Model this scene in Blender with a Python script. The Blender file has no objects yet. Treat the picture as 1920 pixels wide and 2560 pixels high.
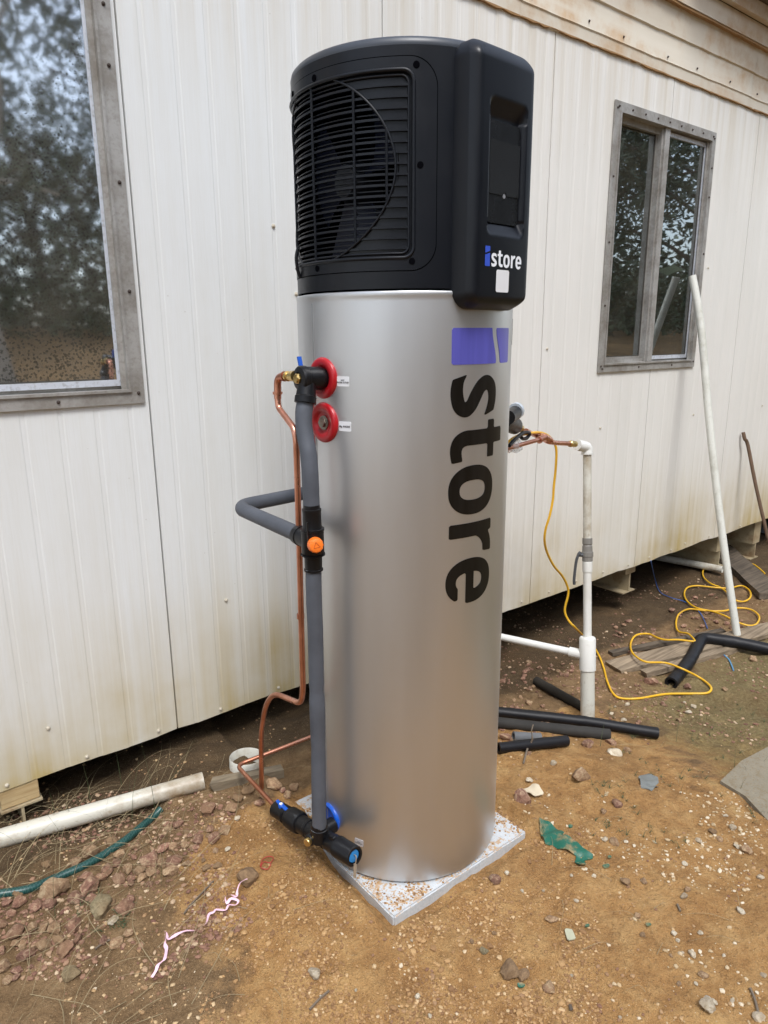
import bpy, bmesh, math, random
import numpy as np
from mathutils import Vector, Matrix, noise
random.seed(7)
R = math.radians
D = bpy.data; COL = bpy.context.scene.collection
# ---------------------------------------------------------------- camera, world, sun, exposure
CAM = Vector((-1.1818, -1.4012, 1.3995)); YAW, PITCH, ROLL, FPX = 0.6707, -0.2453, -0.0075, 1765.7286
fw = Vector((math.sin(YAW)*math.cos(PITCH), math.cos(YAW)*math.cos(PITCH), math.sin(PITCH)))
rr = Vector((math.cos(YAW), -math.sin(YAW), 0)); uu = rr.cross(fw)
cR = rr*math.cos(ROLL)+uu*math.sin(ROLL); cU = uu*math.cos(ROLL)-rr*math.sin(ROLL)
sc = bpy.context.scene
cam = D.cameras.new('camera'); cam.sensor_fit = 'HORIZONTAL'; cam.sensor_width = 36; cam.lens = 36*FPX/1920
cam.clip_start = .02; cam.clip_end = 500
co = D.objects.new('camera', cam); COL.objects.link(co)
M = Matrix((cR, cU, -fw)).transposed().to_4x4(); M.translation = CAM; co.matrix_world = M
sc.camera = co
W = D.worlds.new('World'); sc.world = W; W.use_nodes = True
nt = W.node_tree; nt.nodes.clear()
sky = nt.nodes.new('ShaderNodeTexSky'); sky.sky_type = 'NISHITA'; sky.sun_disc = False
SUN_EL, SUN_AZ = 58, 205           # azimuth measured from +y clockwise
sky.sun_elevation = R(SUN_EL); sky.sun_rotation = R(SUN_AZ); sky.air_density = 1.0; sky.dust_density = 1.2; sky.ozone_density = 1
hs = nt.nodes.new('ShaderNodeHueSaturation'); hs.inputs['Saturation'].default_value = .50
bg = nt.nodes.new('ShaderNodeBackground'); bg.inputs['Strength'].default_value = .15
ow = nt.nodes.new('ShaderNodeOutputWorld')
nt.links.new(sky.outputs[0], hs.inputs['Color']); nt.links.new(hs.outputs[0], bg.inputs[0]); nt.links.new(bg.outputs[0], ow.inputs[0])
sl = D.lights.new('sun', 'SUN'); sl.energy = 1.2; sl.angle = R(18); sl.color = (1, .985, .965)
so = D.objects.new('sun', sl); COL.objects.link(so)
sd = Vector((math.sin(R(SUN_AZ))*math.cos(R(SUN_EL)), math.cos(R(SUN_AZ))*math.cos(R(SUN_EL)), math.sin(R(SUN_EL))))
so.rotation_euler = sd.to_track_quat('Z', 'Y').to_euler(); so.location = (0, 0, 8)
vs = sc.view_settings; vs.view_transform = 'Standard'; vs.look = 'None'; vs.gamma = 1; vs.use_curve_mapping = False; vs.exposure = 1.12

# ---------------------------------------------------------------- where things stand
TR, HR = .2665, .2628              # tank radius, housing radius
WY, P0, PX = .7169, .9067, -.4003  # wall face, panel pitch, first seam
ZT, ZB = 2.5975, .1096
def ray(u, v): return (fw*FPX + cR*(u-960) - cU*(v-1280)).normalized()
def sst(a, b, x):
    t = min(1, max(0, (x-a)/(b-a))); return t*t*(3-2*t)
def gbase(x, y):
    z = -.03 - .17*sst(.5, 1.5, x+.45*y) 
    return z
def ground_z(x, y):
    z = gbase(x, y)
    z += .022*(noise.noise(Vector((x*1.3, y*1.3, 3)))) + .012*noise.noise(Vector((x*4, y*4, 1)))
    far = min(1, max(0, (abs(x)-5)/10)+max(0, (-y-4)/10))
    z += far*.25*noise.noise(Vector((x*.12, y*.12, 9))) + .125*(min(max(0, -y-3), 14))
    d2 = ((x+.43)/.16)**2 + ((y+.05)/.30)**2
    z += .034*math.exp(-d2)
    d2 = ((x+.52)/.10)**2 + ((y+.34)/.16)**2
    z -= .014*math.exp(-d2)
    d2 = ((x+.20)/.30)**2 + ((y+.42)/.10)**2
    z += .008*math.exp(-d2)
    # flatten a step round the slab
    dx = max(abs(x)-.27, 0); dy = max(abs(y)-.28, 0); d = math.hypot(dx, dy)
    if d < .02: z = min(z, -.034+.02*(d/.02)+.008*noise.noise(Vector((x*14, y*14, 5))))
    elif d < .12: z = z*(sst(.02, .12, d)) + (1-sst(.02, .12, d))*(-.0105+.018*noise.noise(Vector((x*8, y*8, 5)))+ (.012 if x < -.27 and y > -.1 else 0))
    cv_ = sst(-.01, .10, y)*sst(-.185, -.235, x)*(1-sst(-.45, -.6, x))
    if cv_ > 0: z = z*(1-cv_)+cv_*(.004+.02*noise.noise(Vector((x*9, y*9, 15))))
    z += .011*noise.noise(Vector((x*11, y*11, 2))) + .010*abs(noise.noise(Vector((x*6.5, y*6.5, 12)))) + .006*noise.noise(Vector((x*32, y*32, 2)))
    return z
def G(u, v, dz=0.0):
    d = ray(u, v); z = -.05+dz
    p = CAM
    for i in range(14):
        t = (z-CAM.z)/d.z; p = CAM+d*t; z = .5*z+.5*(ground_z(p.x, p.y)+dz)
    return p
def H(u, v, z): d = ray(u, v); return CAM+d*((z-CAM.z)/d.z)
def WL(u, v, y=WY): d = ray(u, v); return CAM+d*((y-CAM.y)/d.y)
def XP(u, v, x): d = ray(u, v); return CAM+d*((x-CAM.x)/d.x)
def c3(x, y): return x/2.3045+1260, y/2.3045
def c4(x, y): return x/3.567+540, y/3.567+860
def c5(x, y): return x/3.352+520, y/3.352+1600
def c6(x, y): return x/2.37+1220, y/2.37+980
def c7(x, y): return x/2.183, y/2.183+1740
def c8(x, y): return x/1.43+760, y/1.43+1900
def pxsize(p): return (p-CAM).dot(fw)/FPX      # metres per source pixel at a point

# ---------------------------------------------------------------- materials
def sock(nt, v):
    return v
class N:
    def __init__(s, name):
        s.m = D.materials.new(name); s.m.use_nodes = True; s.t = s.m.node_tree; s.t.nodes.clear()
        s.out = s.n('ShaderNodeOutputMaterial'); s.b = s.n('ShaderNodeBsdfPrincipled'); s.b.inputs['Specular IOR Level'].default_value = .32 if any(k in name for k in ('black', 'vinyl')) else .5; s.l(s.b.outputs[0], s.out.inputs[0])
        s.tc = s.n('ShaderNodeTexCoord'); s.geo = s.n('ShaderNodeNewGeometry')
    def n(s, k, **kw):
        x = s.t.nodes.new(k)
        for a, b in kw.items(): setattr(x, a, b)
        return x
    def l(s, a, b): s.t.links.new(a, b)
    def set(s, k, v):
        i = s.b.inputs[k]
        if hasattr(v, 'is_output') or hasattr(v, 'links'): s.l(v, i)
        elif isinstance(v, tuple) and len(v) == 3: i.default_value = (*v, 1)
        else: i.default_value = v
    def pos(s, scale=(1, 1, 1), obj=True, rot=(0, 0, 0)):
        mp = s.n('ShaderNodeMapping'); mp.inputs['Scale'].default_value = scale; mp.inputs['Rotation'].default_value = rot
        s.l(s.tc.outputs['Object'] if obj else s.geo.outputs['Position'], mp.inputs[0]); return mp.outputs[0]
    def noise(s, scale, vec=None, detail=4, rough=.55, dist=0):
        x = s.n('ShaderNodeTexNoise'); x.inputs['Scale'].default_value = scale; x.inputs['Detail'].default_value = detail
        x.inputs['Roughness'].default_value = rough; x.inputs['Distortion'].default_value = dist
        s.l(vec if vec is not None else s.pos(), x.inputs['Vector']); return x.outputs['Fac']
    def voro(s, scale, vec=None, feature='F1', out='Distance', rnd=1):
        x = s.n('ShaderNodeTexVoronoi'); x.feature = feature; x.inputs['Scale'].default_value = scale; x.inputs['Randomness'].default_value = rnd
        s.l(vec if vec is not None else s.pos(), x.inputs['Vector']); return x.outputs[out]
    def ramp(s, fac, *st):
        x = s.n('ShaderNodeValToRGB'); e = x.color_ramp.elements
        while len(e) < len(st): e.new(.5)
        for k, (p, c) in enumerate(st):
            e[k].position = p; e[k].color = (c, c, c, 1) if isinstance(c, (int, float)) else (*c, 1)
        s.l(fac, x.inputs[0]); return x.outputs[0]
    def mix(s, fac, a, b, mode='MIX'):
        x = s.n('ShaderNodeMix', data_type='RGBA', blend_type=mode)
        for v, i in ((fac, 0), (a, 6), (b, 7)):
            if hasattr(v, 'links'): s.l(v, x.inputs[i])
            elif i == 0: x.inputs[0].default_value = v
            else: x.inputs[i].default_value = (*v, 1)
        return x.outputs[2]
    def math(s, op, a, b=0.0, clamp=False):
        x = s.n('ShaderNodeMath', operation=op); x.use_clamp = clamp
        for v, i in ((a, 0), (b, 1)):
            if hasattr(v, 'links'): s.l(v, x.inputs[i])
            else: x.inputs[i].default_value = v
        return x.outputs[0]
    def bump(s, h, strength=.3, dist=.002, prev=None):
        x = s.n('ShaderNodeBump'); x.inputs['Strength'].default_value = strength; x.inputs['Distance'].default_value = dist
        s.l(h, x.inputs['Height'])
        if prev is not None: s.l(prev, x.inputs['Normal'])
        s.l(x.outputs[0], s.b.inputs['Normal']); return x.outputs[0]
    def attr(s, name):
        x = s.n('ShaderNodeAttribute'); x.attribute_name = name; return x.outputs['Color'], x.outputs['Fac']
def simple(name, col, rough=.5, metal=0, var=.15, vs_=6, bump=0, bs=60, bd=.001, spec=None, coat=0):
    m = N(name); c2 = tuple(min(1, c*(1+var)) for c in col); c1 = tuple(c*(1-var) for c in col)
    m.set('Base Color', m.mix(m.noise(vs_), c1, c2)); m.set('Metallic', metal)
    m.set('Roughness', m.ramp(m.noise(vs_*2.3), (.3, rough*.88), (.7, min(1, rough*1.12))))
    if bump: m.bump(m.noise(bs), bump, bd)
    if spec is not None: m.set('Specular IOR Level', spec)
    if coat: m.set('Coat Weight', coat)
    return m.m

# sandwich panel paint, rust stained at the foot and under the eave
def panel_mat():
    m = N('cream_painted_steel'); P = m.pos(obj=False)
    sep = m.n('ShaderNodeSeparateXYZ'); m.l(P, sep.inputs[0]); z = sep.outputs[2]; x = sep.outputs[0]
    streak = m.noise(1, m.pos((22, 22, .55), obj=False), detail=5, rough=.6)
    blot = m.noise(2.2, P, detail=5)
    warm = m.ramp(x, (0.05, (.755, .775, .775)), (.5, (.77, .77, .75)), (1, (.785, .77, .73)))  # cool to warm light along the wall put into the paint colour
    base = m.mix(m.ramp(streak, (.35, .0), (.75, .45)), warm, (.69, .69, .65))
    foot = m.math('SUBTRACT', m.math('ADD', .62, m.math('MULTIPLY', streak, .55)), m.math('MULTIPLY', z, 1.15), True)
    foot2 = m.math('MULTIPLY', m.math('POWER', foot, 1.6), m.ramp(blot, (.3, .25), (.7, 1.0)))
    c = m.mix(m.math('MULTIPLY', foot2, 1.75, True), base, (.47, .37, .17))
    top = m.math('MULTIPLY', m.math('SUBTRACT', z, 2.05), 1.4, True)
    tm = m.math('MULTIPLY', top, m.ramp(streak, (.42, 0), (.72, .55)), True)
    c = m.mix(tm, c, (.50, .37, .18))
    fine = m.noise(1, m.pos((260, 260, 9), obj=False), detail=2)
    c = m.mix(m.ramp(fine, (.4, 0), (.8, .12)), c, (.5, .47, .38))
    sp = m.voro(16, P); c = m.mix(m.ramp(sp, (.0, .7), (.035, .0)), c, (.25, .2, .12))
    gr_ = m.noise(1, m.pos((1.6, 1.6, .7), obj=False), detail=5, rough=.6)
    c = m.mix(m.ramp(gr_, (.48, 0), (.72, .35)), c, (.62, .61, .56))
    m.set('Base Color', c); m.set('Roughness', m.ramp(blot, (.3, .34), (.7, .5)))
    m.bump(m.noise(900, P, detail=2), .06, .0006)
    return m.m
PANEL = panel_mat()
def fascia_mat():
    m = N('stained_cream_flashing'); P = m.pos(obj=False)
    sep = m.n('ShaderNodeSeparateXYZ'); m.l(P, sep.inputs[0]); z = sep.outputs[2]
    run = m.noise(1, m.pos((.9, .9, 14), obj=False), detail=5); blot = m.noise(5, P, detail=6, rough=.65)
    base = m.mix(m.ramp(run, (.3, 0), (.7, .8)), (.72, .67, .57), (.64, .585, .48))
    rust = m.math('MULTIPLY', m.ramp(blot, (.46, 0), (.66, 1.0)), m.ramp(run, (.4, .2), (.6, .9)))
    hi = m.ramp(z, (.0, 0), (1, 0))
    up = m.math('MULTIPLY', m.math('SUBTRACT', z, 2.72), 2.2, True)
    c = m.mix(m.math('MULTIPLY', rust, .75), base, (.50, .29, .11))
    c = m.mix(m.math('MULTIPLY', up, m.ramp(blot, (.3, .35), (.7, 1))), c, (.34, .20, .10))
    m.set('Base Color', c); m.set('Roughness', .6); m.bump(m.noise(120, P), .15, .001); return m.m
FASCIA = fascia_mat()
RUSTLINE = simple('rusty_fold', (.30, .17, .07), .8, var=.4, vs_=12)
def alu(name, col, dirt=.55):
    m = N(name); P = m.pos(obj=False)
    n1 = m.noise(9, P, detail=6, rough=.7); n2 = m.noise(90, P, detail=3)
    c = m.mix(m.ramp(n1, (.4, 0), (.65, dirt)), col, (.17, .145, .11)); c = m.mix(m.ramp(n2, (.5, 0), (.7, .35)), c, (.2, .18, .15))
    m.set('Base Color', c); m.set('Metallic', .35); m.set('Roughness', .5); m.bump(n2, .1, .0008); return m.m
ALU = alu('weathered_aluminium', (.42, .41, .39), .62); ALU2 = alu('pale_sash_aluminium', (.66, .70, .77), .12)
RUBBER = simple('dirty_rubber_seal', (.06, .055, .045), .8, var=.4)
DARKCORE = simple('dark_panel_joint', (.12, .085, .05), .9)
INTERIOR = simple('room_lining', (.22, .19, .15), .9)
def glass(name, spots, refl=.42, tint=(.86, .93, 1)):
    m = N(name); P = m.pos(obj=False)
    gl = m.n('ShaderNodeBsdfGlossy'); gl.inputs['Roughness'].default_value = .035 if spots else .015
    gl.inputs['Color'].default_value = (*tint, 1)
    wv = m.noise(2.2, P, detail=1); bp = m.n('ShaderNodeBump'); bp.inputs['Strength'].default_value = .05; bp.inputs['Distance'].default_value = .006
    m.l(wv, bp.inputs['Height']); m.l(bp.outputs[0], gl.inputs['Normal'])
    tr = m.n('ShaderNodeBsdfTransparent'); tr.inputs[0].default_value = (.55, .6, .62, 1)
    df = m.n('ShaderNodeBsdfDiffuse'); df.inputs[0].default_value = (.30, .27, .22, 1)
    lw = m.n('ShaderNodeLayerWeight'); lw.inputs[0].default_value = .45
    fac = m.math('ADD', refl, m.math('MULTIPLY', lw.outputs['Fresnel'], .35), True)
    if spots:
        sep = m.n('ShaderNodeSeparateXYZ'); m.l(P, sep.inputs[0])
        low = m.math('SUBTRACT', 2.25, sep.outputs[2], True)
        big = m.noise(4.5, P, detail=3)
        dens = m.math('ADD', m.math('MULTIPLY', low, .42), m.math('MULTIPLY', big, .62))
        wob = m.pos((1, 1, 1), obj=False)
        mixv = m.n('ShaderNodeVectorMath', operation='ADD'); nn = m.n('ShaderNodeTexNoise'); nn.inputs['Scale'].default_value = 160; m.l(P, nn.inputs['Vector'])
        sc_ = m.n('ShaderNodeVectorMath', operation='SCALE'); sc_.inputs['Scale'].default_value = .008; m.l(nn.outputs['Color'], sc_.inputs[0])
        m.l(P, mixv.inputs[0]); m.l(sc_.outputs[0], mixv.inputs[1])
        v1 = m.voro(115, mixv.outputs[0]); s1 = m.math('LESS_THAN', v1, m.math('MULTIPLY', dens, .56))
        v2 = m.voro(40, mixv.outputs[0]); s2 = m.math('LESS_THAN', v2, m.math('MULTIPLY', dens, .30))
        st = m.noise(1, m.pos((60, 60, 2.2), obj=False), detail=3); s3 = m.math('GREATER_THAN', st, .74)
        msk = m.math('MAXIMUM', m.math('MAXIMUM', s1, s2), m.math('MULTIPLY', s3, .6))
        fac = m.math('MULTIPLY', fac, m.math('SUBTRACT', 1, m.math('MULTIPLY', msk, .68)))
    s1_ = m.n('ShaderNodeMixShader'); m.l(fac, s1_.inputs[0]); m.l(tr.outputs[0], s1_.inputs[1]); m.l(gl.outputs[0], s1_.inputs[2])
    dust = m.math('MULTIPLY', m.ramp(m.noise(6, P, detail=5), (.35, .07 if spots else .04), (.75, .19 if spots else .10)), 1)
    s2_ = m.n('ShaderNodeMixShader'); m.l(dust, s2_.inputs[0]); m.l(s1_.outputs[0], s2_.inputs[1]); m.l(df.outputs[0], s2_.inputs[2])
    m.l(s2_.outputs[0], m.out.inputs[0]); return m.m
GLASS_L = glass('speckled_reflective_glass', True, .62); GLASS_R = glass('window_glass', False, .30, (.85, .9, .92))
# tank
def steel():
    m = N('silver_coated_steel'); 
    n1 = m.noise(3, m.pos((6, 6, .6)), detail=3); n2 = m.noise(240, detail=2)
    m.set('Base Color', m.mix(n1, (.545, .56, .575), (.595, .61, .625))); m.set('Metallic', .93)
    m.set('Roughness', m.ramp(n1, (.3, .38), (.7, .43))); 
    m.set('Base Color', m.mix(n1, (.60, .605, .61), (.645, .65, .655)))
    m.set('Roughness', m.ramp(n1, (.3, .40), (.7, .43))); m.bump(n2, .05, .0004); return m.m
STEEL = steel()
BLACK = simple('satin_black_plastic', (.0046, .0058, .0090), .36, var=.12, bump=.08, bs=900, bd=.0004)
BLACK2 = simple('gloss_black_plastic', (.008, .0085, .010), .27, var=.1)
BLACKP = simple('moulded_black_insulation', (.0055, .0055, .0065), .36, var=.25, vs_=30, bump=.18, bs=110, bd=.0012)
VOID = simple('dark_cavity', (.003, .003, .004), 1, spec=0)  # near-black without sheen: shade of holes and gaps put into the colour
NAVY = simple('navy_fan_plastic', (.003, .006, .026), .5)
GREYM = simple('grey_motor_plastic', (.016, .018, .024), .45)
def vinyl(name, col, rough=.35, met=0):
    m = N(name); n1 = m.noise(1, m.pos((45, 45, 3)), detail=3)
    m.set('Base Color', m.mix(m.ramp(n1, (.35, 0), (.75, .6)), col, tuple(min(1, c*1.35+.01) for c in col))); m.set('Roughness', rough); m.set('Metallic', met); return m.m
LETTER = vinyl('dark_brown_vinyl', (.004, .0035, .003), .30); BLUEV = vinyl('violet_blue_vinyl', (.12, .12, .52), .3, .35)
LOGOBLUE = simple('logo_blue', (.035, .09, .55), .4); LOGOWHITE = simple('logo_white', (.80, .83, .87), .4, var=.04)
STICK = simple('white_label_paper', (.74, .75, .77), .5, var=.03); INK = simple('black_ink', (.02, .02, .02), .5)
RED = simple('red_rubber_collar', (.40, .008, .014), .32, var=.1); BLUE = simple('blue_plastic', (.006, .085, .47), .33, var=.1)
REDLAB = simple('red_label_print', (.45, .04, .03), .5)
ORANGE = simple('orange_plastic_knob', (.86, .19, .02), .35, var=.06)
def foam(name, col, rough=.75):
    m = N(name); n1 = m.noise(12, detail=4); wr = m.noise(1, m.pos((60, 60, 190)), detail=4, rough=.6)
    m.set('Base Color', m.mix(m.ramp(n1, (.35, 0), (.7, 1)), tuple(c*.85 for c in col), tuple(c*1.15 for c in col)))
    m.set('Roughness', rough); b = m.bump(wr, .30, .0016); m.bump(m.noise(700), .12, .0006, b); return m.m
FOAM = foam('grey_pipe_insulation', (.075, .083, .10), .62)
BFOAM = foam('black_pipe_insulation', (.008, .008, .010), .48)
def copper():
    m = N('copper_tube'); n = m.noise(9, m.pos((1, 1, 1)), detail=5)
    m.set('Base Color', m.ramp(n, (.35, (.42, .17, .10)), (.55, (.66, .31, .21)), (.75, (.72, .40, .30)))); m.set('Metallic', .95)
    m.set('Roughness', m.ramp(n, (.3, .38), (.7, .24))); m.bump(m.noise(70), .06, .0006); return m.m
COPPER = copper()
BRASS = simple('brass', (.62, .44, .17), .3, metal=.95, var=.15, vs_=40)
def pvc(name, col, dirtcol=(.25, .17, .08), amt=.5, sc=4):
    m = N(name); n = m.noise(sc, detail=6, rough=.65); n2 = m.noise(60, detail=3)
    c = m.mix(m.ramp(n, (.5, 0), (.72, amt)), col, dirtcol); c = m.mix(m.ramp(n2, (.6, 0), (.75, amt*.5)), c, dirtcol)
    m.set('Base Color', c); m.set('Roughness', .42); m.bump(n2, .05, .0006); return m.m
PVC = pvc('white_pvc', (.70, .70, .66), amt=.22); PVCD = pvc('dirty_white_pvc', (.60, .59, .52), amt=.85, sc=7)
PVCG = simple('grey_pvc_fitting', (.20, .19, .17), .5, var=.2)
CORD = simple('yellow_cord_sheath', (.74, .42, .022), .38, var=.08)
BLUEC = simple('blue_cable_sheath', (.03, .11, .36), .45, var=.2)
def hose():
    m = N('green_braided_hose'); a = m.n('ShaderNodeTexWave'); a.inputs['Scale'].default_value = 42; m.l(m.pos((1, 1, 1), rot=(0, 0, .9)), a.inputs[0])
    b = m.n('ShaderNodeTexWave'); b.inputs['Scale'].default_value = 42; m.l(m.pos((1, 1, 1), rot=(0, 0, -.2)), b.inputs[0])
    k = m.math('MAXIMUM', m.ramp(a.outputs['Fac'], (.82, 0), (.95, 1)), m.ramp(b.outputs['Fac'], (.82, 0), (.95, 1)))
    m.set('Base Color', m.mix(m.math('MULTIPLY', k, .45), m.mix(m.noise(14), (.003, .034, .032), (.008, .06, .052)), (.06, .15, .13))); m.set('Roughness', .36); return m.m
HOSE = hose()
def wood(name, c1, c2, ax=(3, 60, 60)):
    m = N(name); n = m.noise(1, m.pos(ax), detail=6, rough=.65, dist=.4); n2 = m.noise(8, detail=4)
    c = m.mix(m.ramp(n, (.32, 0), (.68, 1)), c1, c2); c = m.mix(m.ramp(n2, (.5, 0), (.7, .4)), c, tuple(x*.5 for x in c1))
    m.set('Base Color', c); m.set('Roughness', .85); m.bump(n, .5, .003); return m.m
WOOD = wood('weathered_grey_timber', (.13, .095, .06), (.36, .28, .19)); WOODD = wood('dark_wet_timber', (.05, .038, .026), (.15, .115, .08))
WOODP = wood('pale_bearer_timber', (.38, .26, .12), (.62, .48, .27))
BEAM = pvc('cream_steel_beam', (.40, .33, .21), (.18, .10, .045), .9, 9)
CONC = None
def concrete(name, c1, c2, dirt, amt):
    m = N(name); P = m.pos(obj=False); n = m.noise(7, P, detail=6, rough=.7); f = m.noise(130, P, detail=3); g = m.noise(26, P, detail=5, rough=.7)
    c = m.mix(n, c1, c2); c = m.mix(m.ramp(f, (.35, .35), (.6, 0)), c, tuple(x*.6 for x in c1))
    nz = m.n('ShaderNodeSeparateXYZ'); m.l(m.geo.outputs['Normal'], nz.inputs[0])
    up = m.ramp(nz.outputs[2], (.6, .12), (.9, 1))
    k = m.math('MULTIPLY', m.math('MULTIPLY', m.ramp(m.math('ADD', m.math('MULTIPLY', f, .6), m.math('MULTIPLY', g, .5)), (.55, 0), (.63, 1)), up), amt*.8)
    c = m.mix(k, c, dirt); m.set('Base Color', c); m.set('Roughness', .9); b = m.bump(f, .5, .003); m.bump(g, .3, .004, b); return m.m
CONC = concrete('pale_polymer_slab', (.48, .505, .52), (.62, .645, .66), (.42, .24, .09), 1)
CONC2 = concrete('old_concrete_path', (.20, .175, .125), (.30, .26, .19), (.17, .12, .06), .7)
def rock(name, a, b, c, k=.5):
    m = N(name); oi = m.n('ShaderNodeObjectInfo'); add = m.n('ShaderNodeVectorMath', operation='ADD')
    mul = m.math('MULTIPLY', oi.outputs['Random'], 37); m.l(m.pos(), add.inputs[0]); m.l(mul, add.inputs[1])
    v = add.outputs[0]
    n = m.noise(2.6, v, detail=6, rough=.7, dist=.8); f = m.noise(10, v, detail=5, rough=.75)
    col = m.ramp(m.math('ADD', m.math('MULTIPLY', n, .72), m.math('MULTIPLY', f, .28)), (.36, a), (.5, b), (.62, c))
    hv = m.n('ShaderNodeHueSaturation'); m.l(col, hv.inputs['Color']); m.l(m.math('ADD', .78, m.math('MULTIPLY', oi.outputs['Random'], .4)), hv.inputs['Value'])
    dn = m.noise(9, m.pos(obj=False), detail=4); gz = m.n('ShaderNodeSeparateXYZ'); m.l(m.geo.outputs['Normal'], gz.inputs[0])
    dcol = m.mix(m.ramp(dn, (.44, 0), (.66, .6)), hv.outputs[0], (.22, .135, .066))
    m.set('Base Color', dcol); m.set('Roughness', .9); m.bump(f, .7, .006); return m.m
ROCKR = rock('red_brown_ironstone', (.115, .050, .034), (.255, .130, .088), (.47, .33, .21))
ROCKT = rock('tan_sandstone', (.16, .085, .052), (.34, .215, .12), (.52, .39, .24))
ROCKW = rock('pale_quartz_stone', (.46, .37, .25), (.62, .54, .40), (.72, .66, .54))
ROCKG = rock('mossy_grey_stone', (.12, .10, .055), (.21, .17, .095), (.30, .25, .15))
ROCKB = rock('dusty_brown_stone', (.15, .09, .05), (.22, .14, .075), (.30, .19, .10))
GREENP = None
def scrapm():
    m = N('dusty_green_plastic'); n = m.noise(14, m.pos(obj=False), detail=6, rough=.7)
    m.set('Base Color', m.mix(m.ramp(n, (.47, 0), (.60, .9)), (.010, .11, .07), (.38, .24, .11))); m.set('Roughness', .38); m.bump(n, .3, .004); return m.m
GREENP = scrapm()
PINK = simple('pink_flagging_tape', (.88, .55, .66), .4, var=.2, vs_=30)
REDS = simple('red_twine', (.4, .03, .03), .7)
DRY = simple('dry_straw', (.30, .235, .13), .8, var=.35, vs_=9); GRN = simple('green_grass_stem', (.055, .075, .028), .7, var=.3)
TWIG = simple('dead_twig', (.16, .125, .09), .85, var=.3)
PLASTICB = None
def bagm():
    m = N('clear_plastic_bag'); m.set('Base Color', (.75, .78, .8)); m.set('Roughness', .15); m.set('Transmission Weight', .7); m.set('IOR', 1.3); m.set('Alpha', .75); return m.m
PLASTICB = bagm()
def groundm():
    m = N('sandy_soil'); P = m.pos(obj=False)
    col, _ = m.attr('zones'); s = m.n('ShaderNodeSeparateColor'); m.l(col, s.inputs[0]); sand, moss, dark = s.outputs[0], s.outputs[1], s.outputs[2]
    n1 = m.noise(3.2, P, detail=7, rough=.62); n2 = m.noise(13, P, detail=7, rough=.68); n3 = m.noise(75, P, detail=5, rough=.7); n4 = m.noise(420, P, detail=2)
    base = m.ramp(n2, (.32, (.155, .095, .047)), (.52, (.245, .155, .078)), (.70, (.35, .235, .125)))
    sandc = m.ramp(n2, (.28, (.275, .138, .050)), (.48, (.405, .222, .083)), (.68, (.53, .325, .135)))
    sk = m.ramp(m.math('ADD', sand, m.math('MULTIPLY', m.math('SUBTRACT', m.math('ADD', m.math('MULTIPLY', n1, .5), m.math('MULTIPLY', n2, .5)), .5), 1.6)), (.38, 0), (.62, 1))
    c = m.mix(sk, base, sandc)
    mk = m.math('MULTIPLY', m.ramp(m.math('ADD', moss, m.math('MULTIPLY', m.math('SUBTRACT', n2, .5), 1.3)), (.4, 0), (.75, 1)), .6)
    c = m.mix(mk, c, m.ramp(n3, (.35, (.10, .095, .035)), (.65, (.24, .215, .10))))
    c = m.mix(m.math('MULTIPLY', m.ramp(m.math('ADD', dark, m.math('MULTIPLY', m.math('SUBTRACT', n1, .5), .8)), (.35, 0), (.75, 1)), .85), c, m.mix(n2, (.045, .030, .017), (.10, .068, .038)))  # dark soil colour, also carrying the painted shade under the floor
    c = m.mix(m.ramp(m.noise(1.7, P, detail=5, rough=.7), (.52, 0), (.70, .45)), c, (.17, .095, .042))
    c = m.mix(m.ramp(n3, (.30, .5), (.46, 0)), c, (.12, .07, .032))
    c = m.mix(m.ramp(n3, (.62, 0), (.74, .30)), c, (.56, .38, .19))
    c = m.mix(m.ramp(n4, (.62, 0), (.72, .5)), c, (.66, .52, .32)); c = m.mix(m.ramp(n4, (.30, .45), (.38, 0)), c, (.10, .06, .03))
    pebv = m.voro(95, P); c = m.mix(m.ramp(pebv, (.08, .3), (.16, 0)), c, m.mix(n2, (.62, .5, .33), (.36, .2, .12)))
    m.set('Base Color', c); m.set('Roughness', .95); m.set('Specular IOR Level', .2)
    b = m.bump(n3, 1.0, .011); b = m.bump(n4, .8, .0025, b); b = m.bump(m.ramp(pebv, (.0, 1), (.25, 0)), .6, .003, b); m.bump(n2, .7, .035, b); return m.m
GROUND = groundm()
BARK = simple('pale_gum_bark', (.34, .29, .23), .8, var=.45, vs_=3); BARKD = simple('dark_bark', (.10, .075, .055), .9, var=.4)
LEAF = simple('gum_leaves', (.055, .075, .038), .6, var=.5, vs_=.9); LEAF2 = simple('shrub_leaves', (.045, .07, .025), .6, var=.4)
GREENTANK = simple('green_poly_cover', (.02, .16, .07), .5)

# ---------------------------------------------------------------- mesh helpers
def smooth_it(me, ang=40):
    for p in me.polygons: p.use_smooth = True
    try: me.set_sharp_from_angle(angle=R(ang))
    except Exception: pass
def mesh(name, V, F, mat, smooth=None):
    me = D.meshes.new(name); me.from_pydata([tuple(v) for v in V], [], F); me.materials.append(mat)
    if smooth: smooth_it(me, smooth)
    me.update(); return me
def link(name, me, parent=None):
    o = D.objects.new(name, me); COL.objects.link(o)
    if parent is not None:
        o.parent = parent; o.matrix_parent_inverse = Matrix.Translation(-parent.location)
    return o
def recenter(o):
    me = o.data; n = len(me.vertices); a = np.empty(n*3); me.vertices.foreach_get('co', a); a = a.reshape(-1, 3)
    c = (a.min(0)+a.max(0))/2; c[2] = a[:, 2].min(); a -= c; me.vertices.foreach_set('co', a.ravel()); o.location = c; me.update()
def tag(o, label=None, cat=None, group=None, kind=None):
    if label: o['label'] = label
    if cat: o['category'] = cat
    if group: o['group'] = group
    if kind: o['kind'] = kind
    return o
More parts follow.
